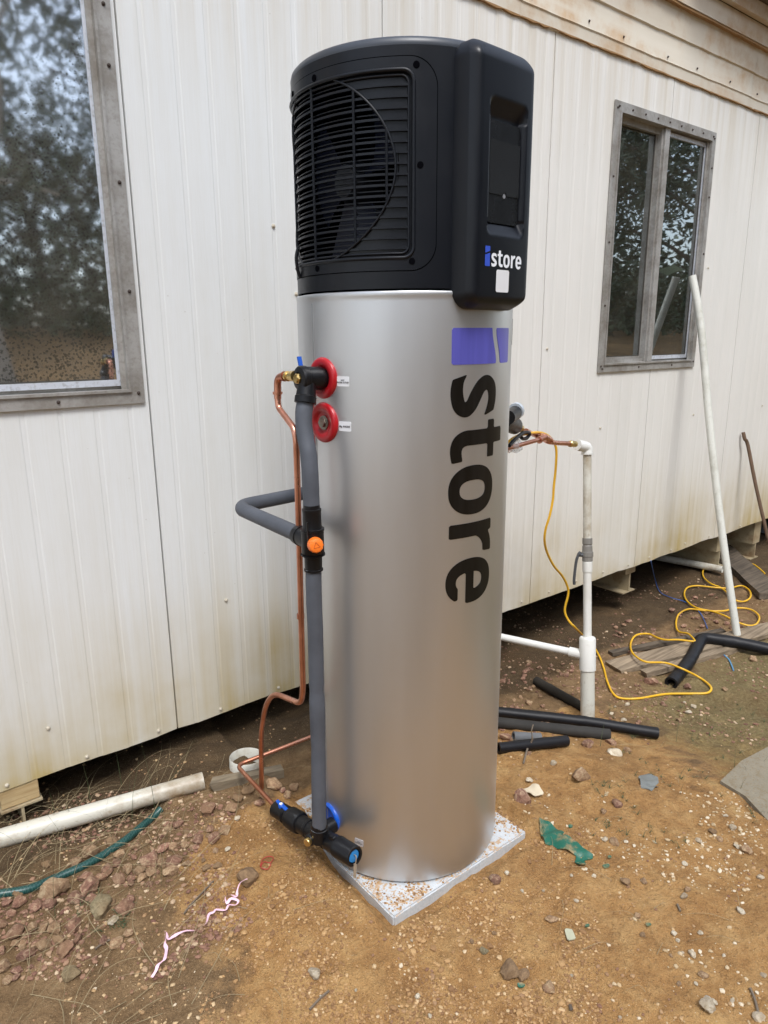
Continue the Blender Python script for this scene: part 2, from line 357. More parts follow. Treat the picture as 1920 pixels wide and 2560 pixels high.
def thing(name, label, cat, loc, group=None):
    o = D.objects.new(name, None); COL.objects.link(o); o.location = loc; o.empty_display_size = .05
    return tag(o, label, cat, group)
def obj(name, VF, mat, parent=None, smooth=40, label=None, cat=None, group=None, kind=None):
    o = link(name, mesh(name, VF[0], VF[1], mat, smooth), parent)
    if parent is None: recenter(o)
    return tag(o, label, cat, group, kind)
def join(*L):
    V, F = [], []
    for v, f in L:
        n = len(V); V += [Vector(q) for q in v]; F += [tuple(i+n for i in t) for t in f]
    return V, F
def box(x0, x1, y0, y1, z0, z1, bev=0, seg=1):
    if bev <= 0:
        V = [Vector(q) for q in ((x0, y0, z0), (x1, y0, z0), (x1, y1, z0), (x0, y1, z0), (x0, y0, z1), (x1, y0, z1), (x1, y1, z1), (x0, y1, z1))]
        return V, [(0, 3, 2, 1), (4, 5, 6, 7), (0, 1, 5, 4), (1, 2, 6, 5), (2, 3, 7, 6), (3, 0, 4, 7)]
    bm = bmesh.new(); bmesh.ops.create_cube(bm, size=1)
    for v in bm.verts: v.co = Vector(((x0+x1)/2+v.co.x*(x1-x0), (y0+y1)/2+v.co.y*(y1-y0), (z0+z1)/2+v.co.z*(z1-z0)))
    bmesh.ops.bevel(bm, geom=bm.edges[:], offset=bev, segments=seg, affect='EDGES')
    bm.verts.index_update(); r = ([v.co.copy() for v in bm.verts], [tuple(v.index for v in f.verts) for f in bm.faces]); bm.free(); return r
def xf(VF, M): return [M @ Vector(v) for v in VF[0]], VF[1]
def frame_of(d, up=Vector((0, 0, 1))):
    d = d.normalized(); x = up.cross(d)
    if x.length < 1e-3: x = Vector((1, 0, 0)).cross(d)
    x.normalize(); return x, d.cross(x)
def obox(a, b, w, h, up=Vector((0, 0, 1)), bev=0):      # box from a to b, width w, height h
    a, b = Vector(a), Vector(b); d = b-a; L = d.length; x, y = frame_of(d, up)
    return xf(box(-w/2, w/2, -h/2, h/2, 0, L, bev), Matrix.Translation(a) @ Matrix((x, y, d/L)).transposed().to_4x4())
def tube(pts, r, n=12, caps=True, hollow=0, wob=0, seed=0):
    pts = [Vector(p) for p in pts]; m = len(pts); rs = r if isinstance(r, (list, tuple)) else [r]*m
    V, F = [], []; prev = None
    for i, p in enumerate(pts):
        t = (pts[min(i+1, m-1)]-pts[max(i-1, 0)]).normalized()
        if prev is None: x, _ = frame_of(t)
        else:
            x = prev - t*prev.dot(t)
            x.normalize()
        prev = x; y = t.cross(x)
        for k in range(n):
            a = 2*math.pi*k/n; q = rs[i]
            if wob: q *= 1+wob*noise.noise(p*38+Vector((math.cos(a), math.sin(a), seed))*1.2)
            V.append(p+(x*math.cos(a)+y*math.sin(a))*q)
    for i in range(m-1):
        for k in range(n): F.append((i*n+k, i*n+(k+1) % n, (i+1)*n+(k+1) % n, (i+1)*n+k))
    if hollow:
        o = len(V)
        for e in (0, m-1):
            for k in range(n):
                q = V[e*n+k]; V.append(pts[e]+(q-pts[e])*(1-hollow/rs[e]))
        dep = min(.12, (pts[-1]-pts[0]).length*.3)
        for e, j in ((0, 1), (m-1, m-2)):
            dd = (pts[j]-pts[e]).normalized()*dep
            for k in range(n): V.append(V[o+(0 if e == 0 else n)+k]+dd)
        for k in range(n):
            k2 = (k+1) % n
            F += [(k2, k, o+k, o+k2), ((m-1)*n+k, (m-1)*n+k2, o+n+k2, o+n+k), (o+k2, o+k, o+2*n+k, o+2*n+k2), (o+n+k, o+n+k2, o+3*n+k2, o+3*n+k)]
        F += [tuple(o+2*n+k for k in reversed(range(n))), tuple(o+3*n+k for k in range(n))]
    elif caps: F += [tuple(reversed(range(n))), tuple((m-1)*n+k for k in range(n))]
    return V, F
def crom(pts, n=8):
    P = [Vector(p) for p in pts]; out = []
    for i in range(len(P)-1):
        a, b, c, d = P[max(i-1, 0)], P[i], P[i+1], P[min(i+2, len(P)-1)]
        for k in range(n):
            t = k/n; out.append(.5*((2*b)+(c-a)*t+(2*a-5*b+4*c-d)*t*t+(3*b-a-3*c+d)*t**3))
    out.append(P[-1]); return out
def fillet(pts, rad, n=8):
    P = [Vector(p) for p in pts]; out = [P[0]]
    for i in range(1, len(P)-1):
        a, b = P[i-1]-P[i], P[i+1]-P[i]; r_ = min(rad, a.length*.48, b.length*.48)
        s, e = P[i]+a.normalized()*r_, P[i]+b.normalized()*r_
        for k in range(n+1):
            t = k/n; out.append(s*(1-t)**2+P[i]*2*t*(1-t)+e*t*t)
    out.append(P[-1]); return out
def dense(pts, step):
    out = []
    for a, b in zip(pts[:-1], pts[1:]):
        k = max(1, int((b-a).length/step))
        for i in range(k): out.append(a.lerp(b, i/k))
    out.append(pts[-1]); return out
def lathe(prof, o, d, n=32, up=Vector((0, 0, 1)), close=True):     # prof: (distance along d, radius)
    o, d = Vector(o), Vector(d).normalized(); x, y = frame_of(d, up); V, F = [], []
    for (h, r) in prof:
        for k in range(n):
            a = 2*math.pi*k/n; V.append(o+d*h+(x*math.cos(a)+y*math.sin(a))*r)
    for i in range(len(prof)-1):
        for k in range(n): F.append((i*n+k, i*n+(k+1) % n, (i+1)*n+(k+1) % n, (i+1)*n+k))
    if close: F += [tuple(reversed(range(n))), tuple((len(prof)-1)*n+k for k in range(n))]
    return V, F
def march(f, u0, u1, v0, v1, h, mp):        # surface where f(u,v) < 0, mapped by mp(u,v)
    nu, nv = int(math.ceil((u1-u0)/h)), int(math.ceil((v1-v0)/h)); us = np.linspace(u0, u1, nu+1); vs = np.linspace(v0, v1, nv+1)
    Uu, Vv = np.meshgrid(us, vs, indexing='ij'); A = f(Uu, Vv); A = np.where(np.abs(A) < 1e-7, 1e-7, A)
    V, F, key = [], [], {}
    def vid(k, u, v):
        if k not in key: key[k] = len(V); V.append(Vector(mp(u, v)))
        return key[k]
    for i in range(nu):
        for j in range(nv):
            cs = ((i, j), (i+1, j), (i+1, j+1), (i, j+1)); vals = [A[c] for c in cs]
            if min(vals) > 0: continue
            poly = []
            for k in range(4):
                a, b = cs[k], cs[(k+1) % 4]; fa, fb = vals[k], vals[(k+1) % 4]
                if fa < 0: poly.append(vid(a, us[a[0]], vs[a[1]]))
                if (fa < 0) != (fb < 0):
                    t = fa/(fa-fb); e = (min(a, b), max(a, b))
                    poly.append(vid(e, us[a[0]]*(1-t)+us[b[0]]*t, vs[a[1]]*(1-t)+vs[b[1]]*t))
            if len(poly) >= 3: F.append(tuple(poly))
    return V, F
def boundary_skirt(VF, off):                 # extrude open edges by off(v)
    V, F = list(VF[0]), list(VF[1]); cnt = {}
    for f in F:
        for a, b in zip(f, f[1:]+f[:1]):
            k = (min(a, b), max(a, b)); cnt[k] = None if k in cnt else (a, b)
    mapv = {}; add = []
    for k, e in cnt.items():
        if e is None: continue
        for a in e:
            if a not in mapv: mapv[a] = len(V); V.append(off(V[a]))
        add.append((e[1], e[0], mapv[e[0]], mapv[e[1]]))
    return V, F+add
def rrect(u, v, u0, u1, v0, v1, r):
    cu, cv = (u0+u1)/2, (v0+v1)/2; qx = np.abs(u-cu)-(u1-u0)/2+r; qy = np.abs(v-cv)-(v1-v0)/2+r
    return np.hypot(np.maximum(qx, 0), np.maximum(qy, 0))+np.minimum(np.maximum(qx, qy), 0)-r
def cyl(r, ang, z): return Vector((r*math.cos(ang), r*math.sin(ang), z))

# ================================================================= GROUND
def axis(lo, hi, step, end_lo, end_hi):
    a = list(np.arange(lo, hi, step)); s = step; x = hi
    while x < end_hi: a.append(x); s *= 1.16; x += s
    a.append(end_hi); s = step; x = lo-step; pre = []
    while x > end_lo: pre.append(x); s *= 1.16; x -= s
    pre.append(end_lo); return pre[::-1]+a
xs = axis(-1.35, 2.5, .0135, -90, 90); ys = axis(-1.15, 1.1, .0135, -90, 60)
V = []; zones = []
for x in xs:
    for y in ys:
        V.append((x, y, ground_z(x, y)))
        d = math.hypot(x/1.0, (y+.1)/1.0)
        sand = 1.20-d*.55
        sand = max(sand, .78*sst(1.9, .1, abs(x-.4)+.35*abs(y+.8)))
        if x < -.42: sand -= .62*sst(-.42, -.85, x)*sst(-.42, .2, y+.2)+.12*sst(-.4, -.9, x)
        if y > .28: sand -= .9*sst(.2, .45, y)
        sand = max(0, min(1, sand))
        moss = sst(.75, 1.6, x-.35*(y+.4)+.15)*.8*sst(.6, -.1, y)
        if x < -.35: moss = max(moss, .22*sst(-.4, -.9, x))
        dark = sst(.40, .66, y)*1.15  # dark soil by the wall, with the shade under the building painted in
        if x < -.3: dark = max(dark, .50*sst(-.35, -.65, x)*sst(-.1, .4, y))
        if y < -2.5: sand = .42; moss = .25
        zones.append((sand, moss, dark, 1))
ny = len(ys)
F = [(i*ny+j, (i+1)*ny+j, (i+1)*ny+j+1, i*ny+j+1) for i in range(len(xs)-1) for j in range(ny-1)]
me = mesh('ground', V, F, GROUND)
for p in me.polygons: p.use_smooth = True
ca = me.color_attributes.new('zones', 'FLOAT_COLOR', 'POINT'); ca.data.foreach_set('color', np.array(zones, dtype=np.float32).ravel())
g_o = link('ground', me); tag(g_o, 'bare sandy orange brown soil around the water heater', kind='structure')

# old concrete path at the right edge
pp = [G(u, v) for u, v in ((1800, 1960), (1850, 1934), (1925, 1922), (2300, 1990), (2500, 2300), (2150, 2700), (1990, 2300), (1925, 2056), (1862, 2000))]
zt_ = max(p.z for p in pp[:3])+.012
n = len(pp); Vp = [Vector((p.x, p.y, zt_)) for p in pp]+[Vector((p.x, p.y, zt_-.12)) for p in pp]
obj('concrete_path', (Vp, [tuple(reversed(range(n)))]+[(i, (i+1) % n, n+(i+1) % n, n+i) for i in range(n)]), CONC2, kind='structure', label='worn concrete path with a rounded corner at the right edge')

# ================================================================= BUILDING
bld = thing('portable_building', 'cream steel panelled portable building raised off the ground with two sliding windows', 'building', (0, WY, ZB))
WINS = [(-1.33, -.416, 1.209, 2.42), (1.840, 2.750, 1.213, 2.421)]
def warp(x, z):
    return .004*noise.noise(Vector((x*1.1, z*.9, 4)))+.0012*noise.noise(Vector((x*6, z*2, 8)))
def footz(x): return ZB+.010*noise.noise(Vector((x*3.1, 0, 7)))+.006*noise.noise(Vector((x*11, 0, 2)))
for k in range(-5, 12):
    x0, x1 = PX+k*P0+.0022, PX+(k+1)*P0-.0022
    xp = [(x0, .012), (x0+.0005, .0)]
    for i in range(9):
        c = PX+k*P0+P0*(i+.62)/9.3
        if c+.02 < x1: xp += [(c-.004, 0), (c, .0009), (c+.011, .0009), (c+.015, 0)]
    xp += [(x1-.0005, 0), (x1, .012)]
    wins = [w for w in WINS if w[1]-.03 > x0 and w[0]+.03 < x1]
    zz = list(np.linspace(ZB, ZT+.03, 22))
    for w in wins:
        for e in (w[0]+.03, w[1]-.03):
            if x0 < e < x1: xp.append((e, 0))
        zz += [w[2]+.03, w[3]-.03]
    xp.sort(key=lambda q: q[0]); zz = sorted(zz)
    V = [Vector((x, WY+d+warp(x, z), z if z > ZB+.001 else footz(x))) for x, d in xp for z in zz]; nz = len(zz); F = []
    for i in range(len(xp)-1):
        for j in range(nz-1):
            cx, cz = (xp[i][0]+xp[i+1][0])/2, (zz[j]+zz[j+1])/2
            if any(w[0]+.03 < cx < w[1]-.03 and w[2]+.03 < cz < w[3]-.03 for w in wins): continue
            F.append((i*nz+j, (i+1)*nz+j, (i+1)*nz+j+1, i*nz+j+1))
    obj('wall_panel', (V, F), PANEL, bld, smooth=3.2)
# insulated core behind the skins, leaving the window holes
segs = [(-5, WINS[0][0]+.03), (WINS[0][1]-.03, WINS[1][0]+.03), (WINS[1][1]-.03, 10.4)]
L = [box(a, b, WY+.016, WY+.07, ZB+.03, 2.9) for a, b in segs]
for w in WINS: L += [box(w[0]+.03, w[1]-.03, WY+.016, WY+.07, ZB+.03, w[2]+.03), box(w[0]+.03, w[1]-.03, WY+.016, WY+.07, w[3]-.03, 2.9)]
obj('wall_core', join(*L), DARKCORE, bld, smooth=None)
obj('room', join(box(-4.9, 10.3, WY+.075, 3.6, ZB+.11, ZB+.13), box(-4.9, 10.3, WY+.075, 3.6, 2.72, 2.74), box(-4.9, 10.3, 3.6, 3.64, ZB+.13, 2.72),
    box(-4.94, -4.9, WY+.075, 3.6, ZB+.11, 2.74), box(10.3, 10.34, WY+.075, 3.6, ZB+.11, 2.74), box(.6, .64, WY+.075, 3.6, ZB+.13, 2.72)), INTERIOR, bld, smooth=None)
obj('floor_frame_light_skirts', join(box(-5, 10.4, WY+.02, 3.7, ZB+.022, ZB+.028), box(-5, 10.4, WY+.30, WY+.36, -.02, ZB+.02), box(-5, 10.4, 3.5, 3.6, -.5, ZB+.02), box(-5, -4.94, WY+.02, 3.5, -.5, ZB+.02), box(10.34, 10.4, WY+.02, 3.5, -.5, ZB+.02)), WOODD, bld, smooth=None)  # back and end skirts are added, unseen, to keep light from under the floor
# screws on the skin
def screw_me(name, r, mat):
    v, f = lathe([(0, r), (.0018, r), (.0028, r*.62), (.0050, r*.55), (.0056, r*.3)], (0, 0, 0), (0, -1, 0), 10)
    return mesh(name, v, f, mat, 30)
SCR = screw_me('screw', .0065, simple('cream_screw_head', (.55, .50, .40), .45)); SCRD = screw_me('window_screw', .0052, simple('rusty_screw', (.05, .035, .028), .7, var=.4))
for u, v in ((120, 1820), (17, 1963), (217, 1891), (396, 1826), (551, 1772), (696, 1719), (683+0, 540+25), (740, 735), (739, 1187), (1305, 1505), (1373, 1480), (1440, 1452), (1507, 1430), (1570, 1412), (1623, 1393), (1677, 1375), (1712, 1358), (1772, 1341), (1850, 1315), (1500, 1070), (1733, 1037), (1905, 1014), (565, 1500), (1367, 872), (1770, 670)):
    p = WL(u, v); s = link('screw', SCR, bld); s.location = (p.x, WY-.0005+warp(p.x, p.z), p.z)
# eave flashing: overlapping lengths, folds, gutter and roof edge
for k in range(-3, 10):
    x0 = .242+k*.944; x1 = x0+.952; e = .0016*(k % 2)
    prof = [(ZT-.0, .004), (ZT, -.006), (2.642, -.008), (2.648, -.013), (2.654, -.011), (2.74, -.012), (2.757, -.012), (2.762, -.020), (2.772, -.020), (2.86, -.026), (2.878, -.030)]
    V, F = [], []; nx = 24
    for i in range(nx+1):
        x = x0+(x1-x0)*i/nx
        for z, y in prof: V.append(Vector((x, WY+y-e+.002*noise.noise(Vector((x*4, z*5, 2))), z+.003*noise.noise(Vector((x*7, z, 6)))+(0 if k % 2 else .003))))
    m_ = len(prof)
    for i in range(nx):
        for j in range(m_-1): F.append((i*m_+j, (i+1)*m_+j, (i+1)*m_+j+1, i*m_+j+1))
    obj('eave_flashing', (V, F), FASCIA, bld, smooth=30)
def wavy_strip(x0, x1, z, y, h, d, mat, name, amp=.002, step=.06):
    n = int((x1-x0)/step); V, F = [], []
    for i in range(n+1):
        x = x0+(x1-x0)*i/n; w = amp*noise.noise(Vector((x*9, z, 1))); w2 = amp*1.4*noise.noise(Vector((x*23, z, 5)))
        V += [Vector((x, y+w, z-h/2+w2)), Vector((x, y-d+w, z-h/2+w2)), Vector((x, y-d+w, z+h/2)), Vector((x, y+w, z+h/2))]
    for i in range(n):
        for a, b in ((0, 1), (1, 2), (2, 3)): F.append((i*4+a, (i+1)*4+a, (i+1)*4+b, i*4+b))
    return obj(name, (V, F), mat, bld, smooth=None)
wavy_strip(-4, 10, ZT+.001, WY+.004, .005, .014, RUSTLINE, 'flashing_lip_shadow', .004, .035)  # wavy rusty edge that also draws the rib shadow under the flashing
wavy_strip(-4, 10, 2.881, WY-.028, .010, .020, RUSTLINE, 'gutter_lip', .003)
obj('gutter', join(box(-4, 10, WY-.052, WY-.030, 2.887, 2.975), box(-4, 10, WY-.085, WY-.054, 2.978, 3.045)), FASCIA, bld, smooth=None)
obj('roof', join(box(-4.2, 10.5, WY-.12, 4, 3.05, 3.075), box(-4.2, 10.5, WY-.02, 4, 2.90, 3.049)), simple('rusty_roof_sheet', (.16, .12, .09), .8, var=.5), bld, smooth=None)
rl = WL(*c3(1440, 0), .60)
obj('roof_flap', xf(box(-.9, .9, -.10, .16, -.01, .01), Matrix.Translation((3.15, WY-.17, 3.09)) @ Matrix.Rotation(R(8), 4, 'Y')), simple('grey_roof_sheet', (.42, .40, .36), .6), bld, smooth=None)
for x in np.arange(-.9, 6, .31):
    s = link('rust_screw', SCRD, bld); s.location = (x+.03*math.sin(x*9), WY-.014, 2.672+.004*math.sin(x*5))
# bearers, stumps under the floor
def stump(x, y, zt):
    gz = ground_z(x, y)
    return join(box(x-.055, x+.055, y-.02, y+.13, zt-.045, zt, .002), )
obj('bearer_block', box(-.945, -.840, WY+.004, WY+.13, .046, .1085, .002), WOODP, bld, smooth=None)
obj('steel_beam_stub', join(box(-.950, -.835, WY-.004, WY+.40, .038, .044), box(-.896, -.888, WY-.002, WY+.40, -.030, .038), box(-.950, -.835, WY-.004, WY+.40, -.036, -.030)), BEAM, bld, smooth=None)
for (u, v) in ((1555, 1450), (1780, 1392), (1870, 1372)):
    p = WL(u, v, WY+.10)
    obj('steel_beam_stub', join(box(p.x-.05, p.x+.05, p.y-.05, p.y+.9, p.z+.055, ZB+.02), box(p.x-.006, p.x+.006, p.y-.05, p.y+.9, p.z-.055, p.z+.055), box(p.x-.06, p.x+.06, p.y-.05, p.y+.9, p.z-.062, p.z-.055)), BEAM, bld, smooth=None)

def window(w, left):
    x0, x1, z0, z1 = w; y = WY; mid = (x0+x1)/2
    fr = link('window', mesh('window', *join(
        box(x0, x0+.046, y-.010, y-.004, z0, z1), box(x1-.046, x1, y-.010, y-.004, z0, z1),
        box(x0+.046, x1-.046, y-.0105, y-.004, z0, z0+.040), box(x0+.046, x1-.046, y-.0105, y-.004, z1-.044, z1),
        # raised bead round the flange and reveal
        box(x0+.040, x0+.047, y-.017, y+.060, z0+.034, z1-.038), box(x1-.047, x1-.040, y-.017, y+.060, z0+.034, z1-.038),
        box(x0+.047, x1-.047, y-.017, y+.060, z0+.034, z0+.042), box(x0+.047, x1-.047, y-.017, y+.060, z1-.046, z1-.038),
        box(x0+.047, x0+.062, y+.012, y+.016, z0+.042, z1-.046), box(x1-.062, x1-.047, y+.002, y+.006, z0+.042, z1-.046),
        box(x0+.047, x1-.047, y+.020, y+.026, z0+.042, z0+.058), box(x0+.047, x1-.047, y+.020, y+.026, z1-.075, z1-.046)), ALU, None), bld)
    fr.data.materials[0] = ALU
    obj('mullion', join(box(mid-.020, mid+.020, y-.006, y+.030, z0+.042, z1-.046, .002), box(mid-.034, mid-.021, y+.006, y+.034, z0+.042, z1-.046)), ALU, fr, smooth=None)
    for (a, b, yy, mt) in ((x0+.050, mid-.024, y+.034, ALU), (mid+.008, x1-.056, y+.010, ALU2)):
        t = .014
        obj('sash', join(box(a, a+t, yy, yy+.016, z0+.052, z1-.055), box(b-t, b, yy, yy+.016, z0+.052, z1-.055), box(a+t, b-t, yy, yy+.0165, z0+.052, z0+.070), box(a+t, b-t, yy, yy+.0165, z1-.073, z1-.055)), mt if mt else ALU, fr, smooth=None)
        tilt = R(-1.6) if left else R(-.4)
        obj('pane', xf(box(-(b-a)/2+t-.001, (b-a)/2-t+.001, -.001, .001, z0+.068, z1-.071), Matrix.Translation(((a+b)/2, yy+.008, 0)) @ Matrix.Rotation(tilt, 4, 'Z')), GLASS_L if left else GLASS_R, fr, smooth=None)
        obj('seal', join(box(b-t-.004, b-t, yy+.003, yy+.0065, z0+.070, z1-.073), box(a+t, b-t-.004, yy+.003, yy+.0064, z0+.070, z0+.074)), RUBBER, fr, smooth=None)
    for s in range(9):
        for (xx, zz_) in ((x0+.03+(x1-x0-.06)*s/8, z1-.022), (x0+.03+(x1-x0-.06)*s/8, z0+.017) if s % 3 == 0 else (None, None), (x1-.018, z0+.03+(z1-z0-.06)*s/8) if s % 2 == 0 or s == 7 else (None, None), (x0+.018, z0+.03+(z1-z0-.06)*s/8) if s % 2 == 0 else (None, None)):
            if xx is None: continue
            q = link('screw', SCRD, fr); q.location = (xx, y-.0105, zz_)
    return fr
tag(window(WINS[0], True), 'sliding window with speckled reflective glass'); tag(window(WINS[1], False), 'sliding window with plain glass further along the wall')
p = WL(1594, 416, WY+.14)
o = obj('hanging_ornament', lathe([(0, .004), (.006, .013), (.02, .017), (.05, .016), (.08, .012), (.09, .004)], (p.x, p.y, p.z-.045), (0, 0, 1), 10), simple('orange_foam', (.75, .27, .05), .8, var=.4, vs_=60, bump=.5, bs=120, bd=.004), None, 40, 'small orange ornament hanging behind the left pane of the far window', 'ornament')

# ================================================================= SLAB
def slab():
    bm = bmesh.new(); bmesh.ops.create_cube(bm, size=1)
    for v in bm.verts: v.co = Vector((v.co.x*.498-.0125, v.co.y*.545+.004, v.co.z*.052-.031))
    bmesh.ops.bevel(bm, geom=bm.edges[:], offset=.004, segments=2, affect='EDGES')
    bmesh.ops.subdivide_edges(bm, edges=[e for e in bm.edges if e.calc_length() > .1], cuts=26, use_grid_fill=True)
    for v in bm.verts:
        v.co.x += .0022*noise.noise(v.co*22)*(1 if abs(v.co.x) > .25 else 0); v.co.y += .0022*noise.noise(v.co*22+Vector((3, 3, 3)))*(1 if abs(v.co.y) > .25 else 0)
    bm.verts.index_update(); r = ([v.co.copy() for v in bm.verts], [tuple(v.index for v in f.verts) for f in bm.faces]); bm.free(); return r
obj('equipment_slab', slab(), CONC, None, 40, 'pale speckled square slab under the silver water heater', 'slab')

# ================================================================= WATER HEATER
wh = thing('heat_pump_water_heater', 'tall silver cylinder water heater with black fan head standing on the slab', 'water heater', (0, 0, 0))
obj('tank', lathe([(-.003, TR-.018), (-.002, TR-.010), (.004, TR-.006), (.004, TR-.001), (.010, TR), (.5, TR), (1.0, TR), (1.470, TR), (1.4805, TR-.0008), (1.486, TR+.0012), (1.4905, TR-.001), (1.4925, TR-.012)], (0, 0, 0), (0, 0, 1), 160), STEEL, wh, 50)
sm = obj('tank_seam', box(-.0018, .0018, -.0012, .0012, .008, 1.47), simple('seam_strip_metal', (.45, .46, .47), .4, metal=.8), wh, None)  # strip along the seam in a darker grey metal than the tank
sm.data.transform(Matrix.Translation(cyl(TR, R(178), 0)) @ Matrix.Rotation(R(178)-math.pi/2, 4, 'Z'))
CZ, CRAD, CA = 1.735, .1855, R(-179.0)            # fan opening centre height, radius, azimuth
def circ(u, v): return np.hypot(HR*np.sin(u/HR), v-CZ)-CRAD+np.where(np.abs(u/HR) > math.pi/2, 1.0, 0)
def hmap(r): return lambda u, v: cyl(r, CA+u/HR, v)
PA = R(63.3)*HR; IA = R(53)*HR
f_panel = lambda u, v, g=0: rrect(u, v, -PA-g, PA+g, 1.532-g, 1.933+g, .055)
f_inner = lambda u, v, g=0: rrect(u, v, -IA-g, IA+g, 1.557-g, 1.910+g, .022)
st = .006
half = math.pi*HR
obj('housing', march(lambda u, v: -f_panel(u, v, .0018), -half, half, 1.4955, 1.9540, st, hmap(HR)), BLACK, wh, 60)
inner_sh = lambda v: Vector((v.x*.965, v.y*.965, v.z))
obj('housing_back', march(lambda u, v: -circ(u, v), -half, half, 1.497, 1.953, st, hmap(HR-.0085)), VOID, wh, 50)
obj('top_cap', lathe([(0, HR), (.004, HR+.0005), (.012, HR-.0015), (.0165, HR-.006), (.018, HR-.02), (.019, .0)], (0, 0, 1.954), (0, 0, 1), 128), simple('dark_grey_cap', (.045, .052, .065), .38, bump=.05, bs=900), wh, 40)
pp_ = boundary_skirt(march(lambda u, v: np.maximum(f_panel(u, v), -f_inner(u, v)), -half*.4-.01, half*.4+.01, 1.525, 1.94, .0045, hmap(HR+.0012)), lambda v: Vector((v.x*.985, v.y*.985, v.z)))
obj('grille_panel', pp_, BLACK, wh, 40)
obj('grille_backing', march(lambda u, v: np.maximum(f_inner(u, v, .001), -circ(u, v)), -IA-.005, IA+.005, 1.55, 1.915, .0045, hmap(HR-.0055)), BLACK, wh, 60)
def rr_path(u0, u1, v0, v1, r, n=6):
    P = []
    for cx, cy, a0 in ((u1-r, v1-r, 0), (u0+r, v1-r, 90), (u0+r, v0+r, 180), (u1-r, v0+r, 270)):
        for k in range(n+1): a = R(a0+90*k/n); P.append((cx+r*math.cos(a), cy+r*math.sin(a)))
    P.append(P[0]); out = []
    for a, b in zip(P[:-1], P[1:]):
        k = max(1, int(math.hypot(b[0]-a[0], b[1]-a[1])/.012))
        for i in range(k): out.append((a[0]+(b[0]-a[0])*i/k, a[1]+(b[1]-a[1])*i/k))
    out.append(P[0]); return out
obj('grille_frame', tube([hmap(HR+.0005)(u, v) for u, v in rr_path(-IA, IA, 1.557, 1.910, .022)], .0042, 8), BLACK, wh, 60)
obj('grille_frame', tube([hmap(HR-.003)(u, v) for u, v in rr_path(-IA+.010, IA-.010, 1.566, 1.901, .016)], .0028, 8), BLACK, wh, 60)
ring = []
for k in range(97):
    a = 2*math.pi*k/96; dz = CRAD*math.sin(a); dx = CRAD*math.cos(a); ring.append(cyl(HR-.0015, CA+math.asin(max(-1, min(1, dx/HR))), CZ+dz))
obj('fan_opening_ring', tube(ring, .0026, 8), BLACK, wh, 60)
def slat_arc(a0, a1, z, r, th, hh, n):
    V, F = [], []
    for i in range(n+1):
        a = CA+a0+(a1-a0)*i/n
        for dr, dz in ((-th, -hh), (0, -hh), (0, hh), (-th, hh)): V.append(cyl(r+dr, a, z+dz))
    for i in range(n):
        for j in range(4): F.append((i*4+j, (i+1)*4+j, (i+1)*4+(j+1) % 4, i*4+(j+1) % 4))
    F += [(0, 1, 2, 3), (n*4+3, n*4+2, n*4+1, n*4)]; return V, F
z0s = 1.9045
for k in range(1, 17):
    z = z0s-.0205*k
    if z < 1.565: break
    obj('slat', slat_arc(-IA/HR+.035, IA/HR-.035, z, HR-.001, .007, .0023, 40), BLACK, wh, 30)
for k in range(0, 17):
    z = z0s-.0205*(k+.5); q = CRAD**2-(z-CZ)**2
    if q <= .0006: continue
    a = math.asin(min(.99, math.sqrt(q)/HR)); obj('fine_slat', slat_arc(-a, a, z, HR-.006, .005, .0010, 30), BLACK, wh, 30)
for x in (0, .113, -.113, .172, -.172):
    hh = math.sqrt(CRAD**2-x*x); a = math.asin(x/HR)
    V, F = tube([cyl(HR-.001, CA+a, CZ-hh+.002), cyl(HR-.001, CA+a, CZ+hh-.002)], .0029, 6); obj('grille_bar', (V, F), BLACK, wh, 50)
# fan inside
ax = Vector((math.cos(CA), math.sin(CA), 0))
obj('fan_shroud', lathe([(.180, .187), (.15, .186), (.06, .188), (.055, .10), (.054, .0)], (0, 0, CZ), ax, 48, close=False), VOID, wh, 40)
fan = obj('fan', lathe([(.10, .0), (.10, .045), (.165, .045), (.18, .035), (.183, 0)], (0, 0, CZ), ax, 24, close=False), GREYM, wh, 40)
tx, ty = frame_of(ax)
for b in range(3):
    V, F = [], []; nn = 10
    for i in range(nn+1):
        rr_ = .04+.135*i/nn
        for j in range(7):
            t = j/6; a = 2.09*b+.55+(t-.5)*1.25*(.75+.4*i/nn)+.25*i/nn; dep = .165-.05*t
            V.append(Vector((0, 0, CZ))+ax*dep+(tx*math.cos(a)+ty*math.sin(a))*rr_)
    for i in range(nn):
        for j in range(6): F.append((i*7+j, (i+1)*7+j, (i+1)*7+j+1, i*7+j+1))
    obj('blade', (V, F), NAVY, fan, 60)
obj('motor_bracket', obox(Vector((0, 0, CZ-.02))+ax*.10+ty*-.05+tx*.03, Vector((0, 0, CZ-.09))+ax*.14+tx*.12, .03, .03), GREYM, wh, None)
SOCK = lathe([(0, .0062), (.0008, .0062), (.0009, .0048), (-.004, .0046), (-.004, 0)], (0, 0, 0), (0, 0, 1), 14, close=False)
SOCK = lathe([(0, .0068), (.0012, .0066)], (0, 0, 0), (0, 0, 1), 14)
for a in (-125, -123.1, -126.7, -175.7, -177.5, 160):
    zc = {-125: 1.918, -123.1: 1.736, -126.7: 1.550, -175.7: 1.922, -177.5: 1.5445, 160: 1.92}[a]
    p = cyl(HR+.0014, R(a), zc); o = obj('screw_hole_shade', SOCK, VOID, wh, None); o.data.transform(Matrix.Translation(p) @ Vector((math.cos(R(a)), math.sin(R(a)), 0)).to_track_quat('Z', 'Y').to_matrix().to_4x4())  # flat dark discs painted for the shade inside the screw holes
